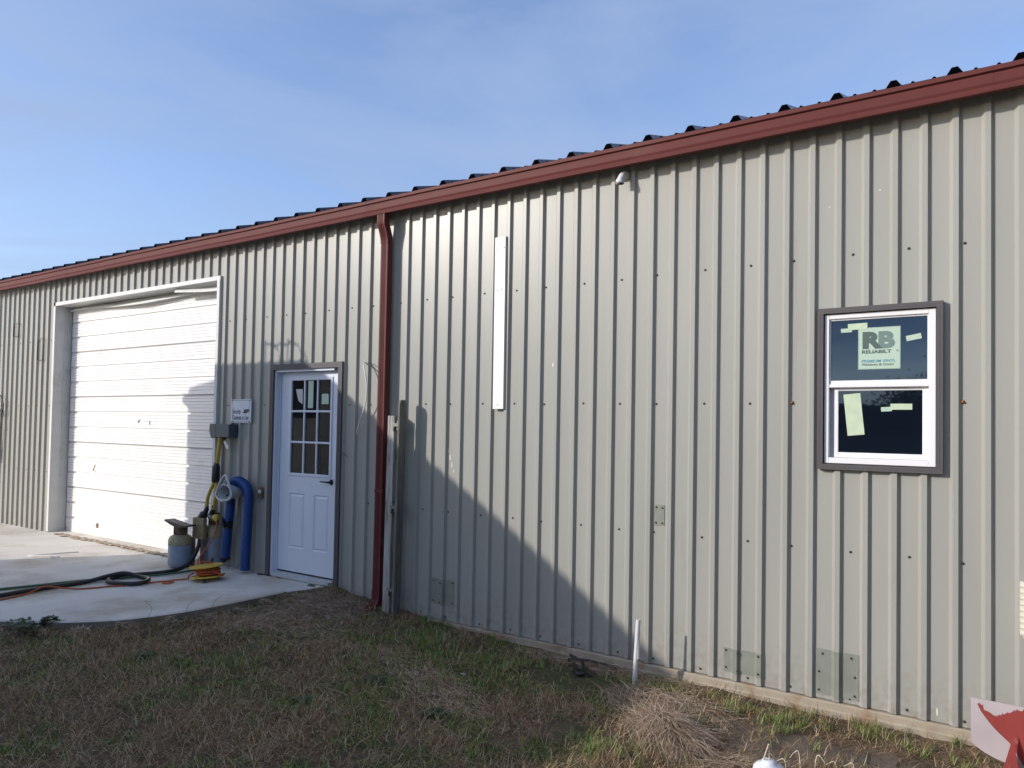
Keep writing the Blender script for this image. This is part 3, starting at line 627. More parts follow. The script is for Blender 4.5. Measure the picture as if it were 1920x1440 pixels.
# power inlet box
BX = empty('power_outlet_box', (-6.9, -.03, 1.5), 'dark teal weatherproof outlet box beside the roll-up door', 'outlet box')
m = MB(); m.bbox(-6.90, -6.665, -.125, -.02, 1.452, 1.590, .008); m.build('housing', 'box_teal', BX)
m = MB(); m.prism([(-7.000, 1.592), (-6.903, 1.585), (-6.903, 1.450), (-6.975, 1.440), (-7.010, 1.52)], -.120, -.03); m.box(-7.0, -6.905, -.124, -.1201, 1.548, 1.560); m.build('flip_cover', 'box_teal', BX)
m = MB(); m.lathe([(.0, 0), (.028, .0), (.022, .02)], (-6.80, -.085, 1.430), 10); m.build('cable_gland', 'black', BX)
m = MB(); m.prism([(-6.800, 1.41), (-6.765, 1.41), (-6.715, 1.355), (-6.72, 1.33), (-6.745, 1.335), (-6.775, 1.37)], -.09, -.086); m.tube([(-6.80, -.08, 1.445), (-6.79, -.085, 1.41)], .004, 5); m.build('paper_tag', 'board_white', BX)
# yellow power adapter (Y) with black ends
YC = empty('power_adapter_cord', (-6.87, -.1, 1.45), 'thick yellow Y-shaped power cord hanging from the outlet box', 'cord')
m = MB(); m.tube(smooth_path([(-6.855, -.09, 1.455), (-6.862, -.10, 1.30), (-6.890, -.10, 1.16)]), .021, 12); m.build('yellow_lead', 'cable_yellow', YC)
m = MB(); m.tube([(-6.888, -.10, 1.185), (-6.890, -.10, 1.165), (-6.897, -.10, 1.14), (-6.900, -.10, 1.03), (-6.905, -.10, .985), (-6.908, -.1, .970)], [.022, .026, .040, .042, .040, .024], 14); m.build('splitter', 'black_rubber', YC)
m = MB(); m.tube(smooth_path([(-6.920, -.10, .980), (-6.965, -.115, .885), (-7.000, -.12, .80), (-7.010, -.12, .70)]), .018, 12); m.build('yellow_lead', 'cable_yellow', YC)
m = MB(); m.tube(smooth_path([(-6.888, -.10, .980), (-6.876, -.11, .87), (-6.885, -.115, .77), (-6.895, -.12, .69)]), .018, 12); m.build('yellow_lead', 'cable_yellow', YC)
m = MB(); m.tube(smooth_path([(-7.010, -.12, .745), (-7.012, -.12, .69), (-7.035, -.13, .64), (-7.065, -.14, .59), (-7.06, -.15, .545), (-7.045, -.15, .505)], 3), [.019]*3+[.026]*3+[.045]*3+[.050]*3+[.042]*3+[.022], 14); m.build('plug', 'black_rubber', YC)
m = MB(); m.tube(smooth_path([(-6.893, -.12, .735), (-6.905, -.12, .68), (-6.930, -.125, .63), (-6.88, -.13, .61), (-6.82, -.135, .60)], 3), [.019]*3+[.028]*3+[.036]*3+[.040]*3+[.032], 14); m.build('plug', 'black_rubber', YC)
# heavy black cord across the slab with a loop
def on_slab(x, y, r): return (x, y, sz(y)+r)
pts = [(-7.045, -.150, .515), (-7.045, -.155, .48), (-7.02, -.18, .40), (-6.985, -.23, .29), (-6.96, -.31, .19), (-6.955, -.40, .128)]+[on_slab(x, y, .021) for x, y in ((-6.95, -.52), (-6.98, -.66), (-7.06, -.80), (-7.10, -.92))]
pts += [on_slab(x, y, .022) for x, y in ((-7.09, -1.06), (-7.01, -1.13), (-6.86, -1.13), (-6.72, -1.05), (-6.70, -.95), (-6.80, -.86), (-6.95, -.86))]
pts += [(-7.06, -.95, sz(-.95)+.058), (-7.12, -1.08, sz(-1.1)+.045)]+[on_slab(x, y, .021) for x, y in ((-7.15, -1.25), (-7.18, -1.52), (-7.20, -1.80), (-7.21, -2.1), (-7.24, -2.6), (-7.6, -2.9), (-8.1, -3.1))]
m = MB(); m.tube(smooth_path(pts, 7), .0205, 10); BC = m.build('black_cable', 'black_rubber'); tag(BC, 'heavy black power cord looped once across the concrete slab', 'cord')
m = MB(); m.tube([(-7.046, -.15, .50), (-7.044, -.152, .46)], .0225, 10); m.build('label_band', 'pvc', BC)
# orange plug and extension cord
m = MB(); pts = [(-6.760, -.17, .59), (-6.745, -.18, .53), (-6.742, -.20, .46), (-6.77, -.24, .36), (-6.80, -.30, .27), (-6.78, -.36, .20), (-6.70, -.42, .17)]
m.tube(smooth_path(pts, 6), .0075, 7); OC = m.build('orange_cord', 'orange'); tag(OC, 'orange extension cord running from the plug to the reel and away', 'cord')
m = MB(); m.lathe([(.020, -.03), (.034, -.02), (.036, .012), (.030, .02), (.018, .03), (.012, .05)], (-6.795, -.155, .617), 14, 0, (.55, -.35, -.45)); m.build('plug', 'yellow', OC)
pts = [(-6.55, -.60), (-6.62, -.74), (-6.60, -.84), (-6.53, -.83), (-6.55, -.76), (-6.64, -.80), (-6.72, -.98), (-6.84, -1.20), (-6.98, -1.42), (-7.08, -1.58), (-7.15, -1.64), (-7.14, -1.78), (-7.10, -2.1), (-7.2, -2.7)]
m = MB(); m.tube(smooth_path([on_slab(x, y, .008+(.035 if -1.7 < y < -1.55 else 0)) for x, y in pts], 7), .0075, 7); m.build('cord_run', 'orange', OC)
# cord reel
RC = Vector((-6.40, -.50, 0)); RZ = sz(-.5); ax = Vector((-.06, -.10, 1)).normalized()
RE = empty('cord_reel', (RC.x, RC.y, RZ), 'yellow plastic reel wound with orange cord lying on the slab', 'cord reel')
def disc(name, c, R, tilt, mt='yellow'):
    m = MB(); t = .005; n1 = 28; Q = Vector((0, 0, 1)).rotation_difference(tilt)
    vs = []
    for (r, z) in ((.055, t), (R-.012, t), (R-.004, t+.006), (R, t+.004), (R, -.004), (R-.006, -.005), (R-.012, 0), (.055, 0)):
        for k in range(n1): a = 2*PI*k/n1; vs.append(Vector(c)+Q @ Vector((r*math.cos(a), r*math.sin(a), z)))
    nr = 8; m.add(vs, [(i*n1+k, i*n1+(k+1) % n1, ((i+1) % nr)*n1+(k+1) % n1, ((i+1) % nr)*n1+k) for i in range(nr) for k in range(n1)], 0, False); return m.build(name, mt, RE)
disc('flange', (RC.x, RC.y, RZ+.030), .150, Vector((-.10, .02, 1)).normalized()); disc('flange', (RC.x-.01, RC.y-.01, RZ+.128), .152, Vector((-.10, -.02, 1)).normalized())
m = MB(); m.lathe([(.055, .0), (.06, .10)], (RC.x-.003, RC.y, RZ+.03), 16, 0, (-.08, 0, 1)); m.build('hub', 'yellow', RE)
m = MB()
hel = [(RC.x-.08*(i/150-.5)*.1+(.085+.012*math.sin(i*.31))*math.cos(i*.42), RC.y+(.085+.012*math.sin(i*.31))*math.sin(i*.42), RZ+.045+.07*i/150) for i in range(150)]
m.tube(hel, .0085, 6); hel = [(x+(x-RC.x)*.18, y+(y-RC.y)*.18, z+.003) for x, y, z in hel[::-1]]; m.tube(hel[10:120], .0085, 6); m.build('wound_cord', 'orange', RE)
m = MB(); m.tube([(RC.x+.10, RC.y-.10, RZ+.002), (RC.x+.10, RC.y-.10, RZ+.028)], .014, 10); m.build('knob', 'black', RE)
m = MB(); m.tube(smooth_path([(RC.x+.06, RC.y-.04, RZ+.10), (RC.x+.14, RC.y+.0, RZ+.085), (RC.x+.17, RC.y+.04, RZ+.06), (RC.x+.12, RC.y+.10, RZ+.06)]), .0085, 6)
m.tube(smooth_path([(-6.70, -.42, .17), (-6.58, -.46, RZ+.14), (-6.50, -.40, RZ+.142), (-6.44, -.42, RZ+.10)]), .0075, 6)
m.tube(smooth_path([(-6.55, -.60, RZ+.012), (-6.50, -.63, RZ+.05), (-6.46, -.60, RZ+.07)]), .0075, 6); m.build('cord_end', 'orange', RE)
# green garden hose
pts = [(-6.93, -.05, .30), (-6.92, -.08, .21), (-6.90, -.14, .14)]+[on_slab(x, y, .012) for x, y in ((-6.86, -.28), (-6.85, -.45), (-6.93, -.70), (-7.10, -1.00), (-7.24, -1.28), (-7.36, -1.52), (-7.48, -1.84), (-7.6, -2.3), (-7.9, -2.8))]
m = MB(); m.tube(smooth_path(pts, 7), .0095, 8); o = m.build('garden_hose', 'green_hose'); tag(o, 'thin dark green hose lying along the slab behind the black cord', 'hose')
m = MB(); m.tube(smooth_path([on_slab(x, y, .010) for x, y in ((-6.98, -.62), (-7.13, -.95), (-7.30, -1.25), (-7.42, -1.56), (-7.56, -1.9), (-7.7, -2.4))], 7), .008, 8)
o = m.build('garden_hose', 'green_hose'); tag(o, 'second thinner green line beside the green hose on the slab', 'hose')
# blue corrugated sewer hoses
def corr(m, pts, r, pitch=.018):
    P_ = smooth_path(pts, 14); Ls = [0]
    for a, b_ in zip(P_[:-1], P_[1:]): Ls.append(Ls[-1]+(b_-a).length)
    tot = Ls[-1]; n1 = int(tot/pitch*3); o_ = []; rr_ = []; j = 0
    for i in range(n1+1):
        s_ = tot*i/n1
        while j < len(Ls)-2 and Ls[j+1] < s_: j += 1
        t = (s_-Ls[j])/max(1e-9, Ls[j+1]-Ls[j]); o_.append(P_[j].lerp(P_[j+1], t)); rr_.append(r+(.0, .0065, .0065)[i % 3]*(.6 if i % 3 == 1 else 1))
    m.tube(o_, rr_, 14)
m = MB(); corr(m, [(-6.60, -.15, .955), (-6.53, -.13, 1.005), (-6.45, -.11, 1.000), (-6.365, -.10, .93), (-6.350, -.10, .80), (-6.36, -.10, .50), (-6.375, -.10, .125)], .047)
BH = m.build('sewer_hose', 'blue_hose'); tag(BH, 'blue corrugated hose arching over with a white collar end', 'hose')
# collar fitting: oval wide ring around a grey bore
m = MB(); RCN = Vector((-6.555, -.235, .935))
ring_pts = [(-6.685, -.24, .865), (-6.66, -.24, .935), (-6.60, -.235, 1.03), (-6.555, -.23, 1.075), (-6.51, -.235, 1.045), (-6.455, -.24, .955), (-6.425, -.24, .880), (-6.47, -.245, .833), (-6.56, -.25, .822), (-6.64, -.245, .835), (-6.685, -.24, .865)]
m.tube(smooth_path(ring_pts, 4), .011, 8); m.tube([(-6.58, -.25, .820), (-6.52, -.25, .820)], .015, 8)
m.tube(smooth_path([(-6.66, -.23, .93), (-6.61, -.22, .965), (-6.555, -.215, 1.03), (-6.51, -.22, .975), (-6.455, -.23, .93)], 4), .008, 6)
m.build('collar_ring', 'fitting', BH)
m = MB(); n1 = 20; vs = []
for (r, y) in ((.098, -.235), (.088, -.238), (.078, -.10), (.09, -.10)):
    for k in range(n1): a = 2*PI*k/n1; vs.append((-6.555+r*1.12*math.cos(a), y, .905+r*.80*math.sin(a)))
m.add(vs, [(i*n1+k, i*n1+(k+1) % n1, ((i+1) % 4)*n1+(k+1) % n1, ((i+1) % 4)*n1+k) for i in range(4) for k in range(n1)]); m.build('collar_bore', 'fitting', BH)
m = MB(); m.box(-6.62, -6.49, -.101, -.022, .86, .95); m.build('wall_bracket', 'fitting', BH)
m = MB(); corr(m, [(-6.625, -.11, .87), (-6.632, -.11, .72), (-6.660, -.11, .50), (-6.690, -.11, .22)], .047)
BH2 = m.build('sewer_hose', 'blue_hose'); tag(BH2, 'straight blue corrugated hose hanging below the white collar', 'hose')
m = MB(); m.lathe([(.052, 0), (.055, .025), (.05, .03)], (-6.691, -.11, .195), 14); m.lathe([(.02, -.02), (.03, 0)], (-6.685, -.12, .190), 10); m.build('end_cap', 'black', BH2)
m = MB(); m.tube([(-6.69, -.15, .62), (-6.64, -.19, .58), (-6.60, -.18, .555)], .022, 8); m.box(-6.66, -6.57, -.17, -.12, .53, .60); m.build('hose_clamp', 'black', BH2)
# refrigerant cylinders
def cylinder(cx, cy, R, h, label, collar=True, top='cyl_yellow'):
    zb = sz(cy); E_ = empty('gas_cylinder', (cx, cy, zb), label, 'gas cylinder')
    m = MB(); m.lathe([(R*.80, 0), (R*.94, .012), (R, .04), (R, h*.50)], (cx, cy, zb+.001), 28); m.build('tank', 'cyl_grey', E_)
    m = MB(); m.lathe([(R, h*.50), (R+.001, h*.52), (R+.001, h*.60), (R*.97, h*.64), (R*.86, h*.69), (R*.62, h*.725), (R*.35, h*.735)], (cx, cy, zb+.001), 28); m.build('shoulder', top, E_)
    if collar:
        m = MB(); Rc = R*.58
        for a0, a1 in ((20, 120), (150, 250), (275, 375)):
            vs = []; nn_ = 9
            for i in range(nn_):
                a = math.radians(a0+(a1-a0)*i/(nn_-1))
                for (rr_, zz) in ((Rc, h*.70), (Rc, h*.93), (Rc-.004, h*.93), (Rc-.004, h*.70)): vs.append((cx+rr_*math.cos(a), cy+rr_*math.sin(a), zb+zz))
            m.add(vs, [(i*4+j, i*4+(j+1) % 4, i*4+4+(j+1) % 4, i*4+4+j) for i in range(nn_-1) for j in range(4)]+[(0, 1, 2, 3), ((nn_-1)*4+3, (nn_-1)*4+2, (nn_-1)*4+1, (nn_-1)*4)])
        n1 = 24; vs = []
        for (rr_, zz) in ((Rc+.001, h*.90), (Rc+.001, h*.955), (Rc-.006, h*.955), (Rc-.006, h*.90)):
            for k in range(n1): a = 2*PI*k/n1; vs.append((cx+rr_*math.cos(a), cy+rr_*math.sin(a), zb+zz))
        m.add(vs, [(i*n1+k, i*n1+(k+1) % n1, ((i+1) % 4)*n1+(k+1) % n1, ((i+1) % 4)*n1+k) for i in range(4) for k in range(n1)]); m.build('collar', 'rust', E_)
        m = MB(); m.lathe([(.018, h*.73), (.018, h*.80), (.028, h*.80), (.028, h*.84), (.012, h*.85)], (cx, cy, zb), 12); m.build('valve', 'hinge', E_)
    return E_
C1 = cylinder(-7.20, -.29, .118, .455, 'grey gas cylinder with yellow shoulder and rusty collar in front')
C2 = cylinder(-7.00, -.02, .120, .58, 'taller yellow-topped gas cylinder tucked against the door jamb', top='cyl_yellow')
m = MB(); m.prism([(-7.40, .560), (-7.385, .572), (-7.30, .560), (-7.10, .538), (-6.99, .540), (-6.985, .525), (-7.10, .512), (-7.20, .508), (-7.30, .530)], -.36, -.25); o = m.build('black_tray', 'black'); tag(o, 'black warped flat scrap lying on top of the front cylinder', 'scrap')
m = MB(); m.bbox(-7.125, -6.935, -.205, -.165, .385, .600, .003); o = m.build('plywood_piece', 'cardboard'); tag(o, 'brown board with bolt heads standing behind the gas cylinders', 'board')
for x, z in ((-7.10, .575), (-6.96, .57), (-7.06, .50)):
    mm = MB(); mm.lathe([(.008, 0), (.006, .005)], (x, -.206, z), 8, 0, (0, -1, 0)); mm.build('bolt', 'hinge', o)
m = MB(); m.box(-7.135, -7.085, -.21, -.19, .10, .384); m.build('leg', 'rust', o); m = MB(); m.box(-6.985, -6.945, -.20, -.18, .10, .384); m.build('leg', 'rust', o)
# rusty bell box plate
m = MB(); m.bbox(-6.300, -6.228, -.030, -.0215, .846, .962, .002); o = m.build('outlet_plate', 'rust'); tag(o, 'small rusty metal outlet plate left of the door trim', 'outlet')
mm = MB(); mm.lathe([(.022, 0), (.018, .008), (.010, .012)], (-6.262, -.030, .915), 12, 0, (0, -1, 0)); mm.build('knockout', 'cream', o)
# dangling wires
m = MB(); m.tube(smooth_path([(-4.835, -.01, 2.178), (-4.80, -.07, 2.15), (-4.755, -.09, 2.05), (-4.735, -.09, 1.93), (-4.76, -.08, 1.80), (-4.84, -.06, 1.64), (-4.895, -.04, 1.555)], 6), .0060, 6); m.tube([(-4.895, -.04, 1.555), (-4.885, -.045, 1.52)], .0035, 5)
o = m.build('loose_wire', 'wire_white'); tag(o, 'loose pale wire curling down from a rusty hole by the downspout', 'wire')
m = MB(); m.tube(smooth_path([(-4.835, -.01, 2.178), (-4.77, -.03, 2.17), (-4.70, -.05, 2.13), (-4.64, -.05, 2.08)], 5), .0035, 5); m.build('wire_branch', 'black', o)
m = MB(); m.tube(smooth_path([(-5.11, -.04, 1.34), (-5.03, -.07, 1.345), (-4.97, -.09, 1.32)], 5), .0035, 5); o = m.build('wire_end', 'black'); tag(o, 'short dark wire end sticking out right of the door trim', 'wire')
m = MB(); m.tube(smooth_path([(-12.25, -.04, 1.95), (-12.14, -.06, 1.90), (-12.08, -.06, 1.80), (-12.12, -.06, 1.68), (-12.25, -.05, 1.66)], 6), .008, 6); m.tube(smooth_path([(-12.2, -.05, 1.92), (-12.10, -.07, 1.72), (-12.08, -.07, 1.55), (-12.2, -.07, 1.42)], 6), .005, 6); m.tube(smooth_path([(-12.3, -.07, 1.75), (-12.22, -.08, 1.6), (-12.26, -.08, 1.2), (-12.3, -.07, 1.0)], 6), .03, 8)
o = m.build('hanging_cable', 'black_rubber'); tag(o, 'black cable coil hanging on the wall at the far left', 'cable')
for x0, z0, w, h in ((-11.92, 2.79, .16, .19), (-11.17, 2.42, .17, .30)):
    m = MB(); m.tube([(x0, -.024, z0), (x0+w, -.024, z0), (x0+w, -.024, z0+h), (x0, -.024, z0+h), (x0, -.024, z0)], .006, 5); m.build('bracket_mark', 'screw', B)
# post and picket with gate hinges
GP_ = empty('gate_post', (-4.39, -.09, 0), 'weathered whitish wooden post leaning beside the maroon downspout', 'post')
m = MB(); m.bbox(-4.430, -4.352, -.135, -.050, -.05, 1.690, .004); rot_part(m.build('post', 'wood_grey', GP_), .012, 'Y', (-4.39, -.09, 1.69))
for z in (1.60, .90, .20):
    m = MB(); m.box(-4.345, -4.295, -.142, -.136, z-.03, z+.05); m.tube([(-4.335, -.15, z-.04), (-4.335, -.15, z+.06)], .010, 8); m.box(-4.352, -4.29, -.16, -.142, z+.0, z+.028); rot_part(m.build('hinge', 'hinge', GP_), .012, 'Y', (-4.39, -.09, 1.69))
m = MB(); zt = 1.825
vs = [(0, -.178, -.04), (0, -.178, zt-.03), (0, -.158, zt), (0, -.110, zt), (0, -.092, zt-.03), (0, -.092, -.04)]
a = [(-4.272, y, z) for _, y, z in vs]; b_ = [(-4.252, y, z) for _, y, z in vs]; n1 = 6
m.add(a+b_, [tuple(range(n1)), tuple(range(n1, 2*n1))[::-1]]+[(i, i+n1, (i+1) % n1+n1, (i+1) % n1) for i in range(n1)])
o = rot_part(m.build('fence_picket', 'wood_dark'), .014, 'Y', (-4.26, -.15, zt)); tag(o, 'dark dog-eared fence picket standing edge-on by the post', 'picket')
# pipe stub in the ground
m = MB(); m.tube([(-2.035, -.278, -.16), (-2.028, -.278, .05), (-2.012, -.275, .355)], .0155, 14, 0, False); m.tube([(-2.012, -.275, .355), (-2.014, -.275, .10)], .0125, 14, 0, False); m.lathe([(.0155, 0), (.0125, .0005)], (-2.012, -.275, .355), 14)
o = m.build('pipe_stub', 'pvc'); tag(o, 'thin white plastic pipe standing upright in the soil', 'pipe')
# louvre at right edge
LV = empty('louvred_vent', (.2, -.03, .55), 'cream slatted vent at the right edge of the wall', 'vent')
m = MB(); m.box(.085, .36, -.030, -.0215, .55, .83); m.build('back_plate', 'cream', LV)
m = MB(); m.box(.078, .10, -.066, -.030, .545, .835); m.box(.345, .367, -.066, -.030, .545, .835); m.build('frame', 'cream', LV)
for i in range(9):
    z = .560+i*.031; m = MB(); m.add([(.062, -.062, z), (.383, -.062, z), (.383, -.030, z+.020), (.062, -.030, z+.020), (.062, -.066, z+.008), (.383, -.066, z+.008), (.383, -.030, z+.030), (.062, -.030, z+.030)], [(0, 1, 2, 3), (4, 5, 6, 7), (0, 1, 5, 4), (2, 3, 7, 6), (0, 3, 7, 4), (1, 2, 6, 5)]); m.build('slat', 'cream', LV)
# steel blade, white with red overspray, and its bracket
BLD = empty('equipment_blade', (0, -.33, -.05), 'white metal blade with red paint overspray at bottom right', 'blade')
def blade_pt(u, v): return (-.150+u, -.30-.035*math.sin(max(0, min(1, v/.26))*1.4)+.03-.10*u, .0+v)
us = [0, .012, .03, .06]+[.1+.07*i for i in range(12)]; vs = []
for u in us:
    bt = .030*math.exp(-u/.03)-.045*min(1, u/.15)
    for v in np.linspace(bt, .262+.018*u, 7): vs.append(blade_pt(u, v))
nv_ = 7; m = MB(); m.add(vs, [(i*nv_+j, (i+1)*nv_+j, (i+1)*nv_+j+1, i*nv_+j+1) for i in range(len(us)-1) for j in range(nv_-1)], 0, True)
vb = [(x+.001, y+.006, z) for x, y, z in vs]; m.add(vb, [(i*nv_+j, i*nv_+j+1, (i+1)*nv_+j+1, (i+1)*nv_+j) for i in range(len(us)-1) for j in range(nv_-1)], 0, True)
for j0 in (0, nv_-1): m.add([vs[i*nv_+j0] for i in range(len(us))]+[vb[i*nv_+j0] for i in range(len(us))], [(i, i+1, len(us)+i+1, len(us)+i) for i in range(len(us)-1)])
m.add(vs[:nv_]+vb[:nv_], [(j, j+1, nv_+j+1, nv_+j) for j in range(nv_-1)]); m.build('blade', 'blade_white', BLD)
# red overspray as a raised ragged paint film
upper = [(.030, .238), (.038, .243), (.046, .232), (.052, .238), (.056, .212), (.075, .208), (.09, .200), (.105, .190)]
for i in range(70):
    u = .108+.0055*i; upper.append((u, .188+.055*min(1, (u-.11)/.09)+random.random()**2*.016))
lower = [(.030, .232), (.045, .200), (.07, .165), (.10, .128), (.13, .10), (.165, .07), (.19, .03), (.22, -.03), (.50, -.03)]
m = MB(); pts2 = []
def lo_at(u):
    for (a, za), (b_, zb_) in zip(lower[:-1], lower[1:]):
        if a <= u <= b_: return za+(zb_-za)*(u-a)/(b_-a)
    return lower[-1][1]
cols = []
for u, zt_ in upper:
    zl = lo_at(u); col = [];
    for j in range(5): v = zl+(zt_-zl)*j/4; p_ = blade_pt(u, v); col.append((p_[0], p_[1]-.0015, p_[2]))
    cols.append(col)
m.add([v for c_ in cols for v in c_], [(i*5+j, (i+1)*5+j, (i+1)*5+j+1, i*5+j+1) for i in range(len(cols)-1) for j in range(4)], 0, True); m.build('red_paint', 'blade_red', BLD)
m = MB(); m.add([(-.020, -.335, -.09), (.030, -.335, .118), (.060, -.335, -.09), (-.020, -.345, -.09), (.030, -.342, .118), (.060, -.345, -.09), (.045, -.44, -.09)], [(0, 1, 2), (3, 5, 4), (0, 3, 4, 1), (1, 4, 5, 2), (0, 2, 5, 3)]); m.build('gusset', 'blade_red', BLD)
m = MB(); m.box(.075, .10, -.40, -.32, -.09, .10); m.build('gusset', 'blade_red', BLD)
# jug with twine handle
JG = empty('plastic_jug', (-.965, -1.08, -.12), 'translucent white plastic jug with twine at the bottom edge', 'jug')
m = MB(); m.lathe([(.060, -.10), (.074, -.09), (.076, -.040), (.072, -.020), (.058, -.006), (.034, .002), (.032, .014), (.014, .016)], (-.960, -1.08, -.006), 20); m.build('body', 'jug', JG)
m = MB(); m.tube(smooth_path([(-.990, -1.09, -.02), (-.975, -1.10, .03), (-.962, -1.095, .075), (-.957, -1.09, .088), (-.957, -1.085, .03), (-.955, -1.08, -.005)], 5), .0035, 6)
m.tube(smooth_path([(-.962, -1.08, .05), (-.94, -1.06, .02), (-.915, -1.05, -.02)], 5), .002, 5); m.build('twine_handle', 'twine', JG)
# bent wire stick lying on the slab
m = MB(); q_ = [(-9.05, -.95), (-8.95, -.72), (-8.83, -.52)]; m.tube([on_slab(x, y, .006) for x, y in q_], .006, 6); m.tube([on_slab(x, y, .006) for x, y in ((-9.03, -.97), (-8.80, -.80), (-8.72, -.78), (-8.74, -.86))], .006, 6)
o = m.build('bent_rod', 'pvc'); tag(o, 'thin pale bent rod lying on the sunlit slab', 'rod')
# black rubber scraps by the wall
m = MB(); m.tube(smooth_path([(-2.62, -.10, -.03), (-2.50, -.14, -.045), (-2.42, -.26, -.052), (-2.33, -.33, -.06)], 5), .010, 6); m.tube(smooth_path([(-2.60, -.16, -.04), (-2.46, -.13, -.03), (-2.34, -.10, -.045), (-2.22, -.14, -.05)], 5), .008, 6); m.tube(smooth_path([(-2.52, -.22, -.05), (-2.42, -.36, -.052), (-2.37, -.34, -.055)], 5), .014, 6)
o = m.build('rubber_scrap', 'black_rubber'); tag(o, 'torn black rubber strips on bare soil near the wall', 'scrap')

# ------------------------------------------------------------------ vegetation
def strands(name, mt, px_, py_, pz_, head, ln, wd, el0, bend, curl, label, cat='grass', ns=3):
    n0 = len(px_); cx, cy, cz = px_.copy(), py_.copy(), pz_.copy(); V = np.zeros((n0, (ns+1)*2, 3)); el = el0.copy(); hd = head.copy()
    for i in range(ns+1):
        w = wd*(1-.85*(i/ns)**1.5)*.5; sx_, sy_ = -np.sin(hd), np.cos(hd)
        V[:, 2*i, 0] = cx-sx_*w; V[:, 2*i, 1] = cy-sy_*w; V[:, 2*i, 2] = cz
        V[:, 2*i+1, 0] = cx+sx_*w; V[:, 2*i+1, 1] = cy+sy_*w; V[:, 2*i+1, 2] = cz
        st = ln/ns; cx = cx+np.cos(hd)*np.cos(el)*st; cy = cy+np.sin(hd)*np.cos(el)*st; cz = cz+np.sin(el)*st; el = el+bend/ns; hd = hd+curl/ns
    V[..., 2] = np.maximum(V[..., 2], gz(V[..., 0], V[..., 1])-.003)
    V[..., 1] = np.minimum(V[..., 1], -.03)
    base = (np.arange(n0)*(ns+1)*2)[:, None, None]; q0 = np.array([[2*i, 2*i+1, 2*i+3, 2*i+2] for i in range(ns)])[None]
    Q = (base+q0).reshape(-1, 4).astype(np.int32); me = bpy.data.meshes.new(name)
    me.vertices.add(V.shape[0]*V.shape[1]); me.vertices.foreach_set('co', V.ravel()); me.loops.add(Q.size); me.loops.foreach_set('vertex_index', Q.ravel())
    me.polygons.add(len(Q)); me.polygons.foreach_set('loop_start', np.arange(0, Q.size, 4, dtype=np.int32)); me.update(); me.materials.append(MATS[mt])
    o = bpy.data.objects.new(name, me); C.objects.link(o); tag(o, label, cat, kind='stuff'); return o
EX = np.array([p[0] for p in edge]); EY = np.array([p[1] for p in edge])
def on_lawn(x, y):
    # right of / in front of the slab edge and in view
    xe = np.interp(-y, -EY, EX, left=-5.19, right=-20); return (x > xe+.015) & (y < -.02) & (y > -3.9) & (x < .6)
def scatter(n):
    x = RNG.uniform(-7.4, .5, n); y = RNG.uniform(-3.7, -.03, n)
    fr = (x*1.0 > -7.4) & (y > -4.2) & (on_lawn(x, y))
    # keep what the camera could see from here or a step aside
    d = np.hypot(x, y+4.81); az = np.degrees(np.arctan2(-x, y+4.81)); ok = fr & (az > -8) & (az < 78) & (d > 2.2)
    return x[ok], y[ok]
def U(a, b, n): return RNG.uniform(a, b, n)
# dead brown thatch
x, y = scatter(230000); k = RNG.random(len(x)) < (1-.90*baref(x, y))*(.45+.55*sstep(.35, .6, fbm(x+9, y, 2.6)))*(1-.45*greenf(x, y)); x, y = x[k], y[k]; nn = len(x)
strands('dead_grass', 'thatch', x, y, gz(x, y)+U(-.004, .016, nn), U(0, 2*PI, nn), U(.03, .10, nn)*(.6+.9*fbm(x, y, 7)), U(.0018, .0040, nn), U(-.15, 1.1, nn), U(-1.8, .3, nn), U(-1, 1, nn), 'matted brown dead grass covering most of the shaded lawn')
# green blades
x, y = scatter(190000); k = RNG.random(len(x)) < .62*(1-.97*baref(x, y))*(.05+.95*greenf(x, y)*sstep(.30, .62, fbm(x, y+30, 5.5))); x, y = x[k], y[k]; nn = len(x)
strands('green_grass', 'grass_green', x, y, gz(x, y)-.002, U(0, 2*PI, nn), U(.025, .065, nn)*(.6+.9*fbm(x+5, y, 6)), U(.0022, .0050, nn), U(.5, 1.5, nn), U(-1.3, -.1, nn), U(-.5, .5, nn), 'short dark green grass growing in patches on the lawn')
# bright tufts
tx, ty = [], []
TU = [(-4.55, -.62, .10, 220), (-3.72, -.38, .16, 420), (-3.35, -.55, .22, 500), (-2.98, -.52, .18, 420), (-2.72, -.30, .14, 260), (-2.55, -.78, .14, 160), (-1.28, -.30, .14, 380), (-1.12, -.30, .09, 520), (-.96, -.22, .10, 520), (-1.02, -.42, .14, 330), (-.72, -.16, .12, 330), (-.60, -.14, .10, 260), (-.33, -.12, .10, 200), (-.45, -.22, .08, 150), (-1.45, -.60, .07, 160), (-1.62, -1.12, .16, 420), (-1.75, -1.28, .2, 420), (-.22, -.30, .08, 140), (-4.0, -.09, .16, 260), (-3.88, -.12, .12, 180)]
for a, b_, r, c in TU:
    g0 = int(c*.48); cl = max(3, c//45); cxs = RNG.normal(a, r*.6, cl); cys = RNG.normal(b_, r*.5, cl); w_ = RNG.integers(0, cl, g0); tx.append(cxs[w_]+RNG.normal(0, .013, g0)); ty.append(cys[w_]+RNG.normal(0, .013, g0))
x = np.concatenate(tx); y = np.minimum(np.concatenate(ty), -.045); nn = len(x)
strands('bright_grass', 'grass_bright', x, y, gz(x, y)-.002, U(0, 2*PI, nn), U(.035, .085, nn), U(.0022, .0042, nn), U(.7, 1.5, nn), U(-1.5, -.2, nn), U(-.4, .4, nn), 'bright green grass tufts near the foot of the wall')
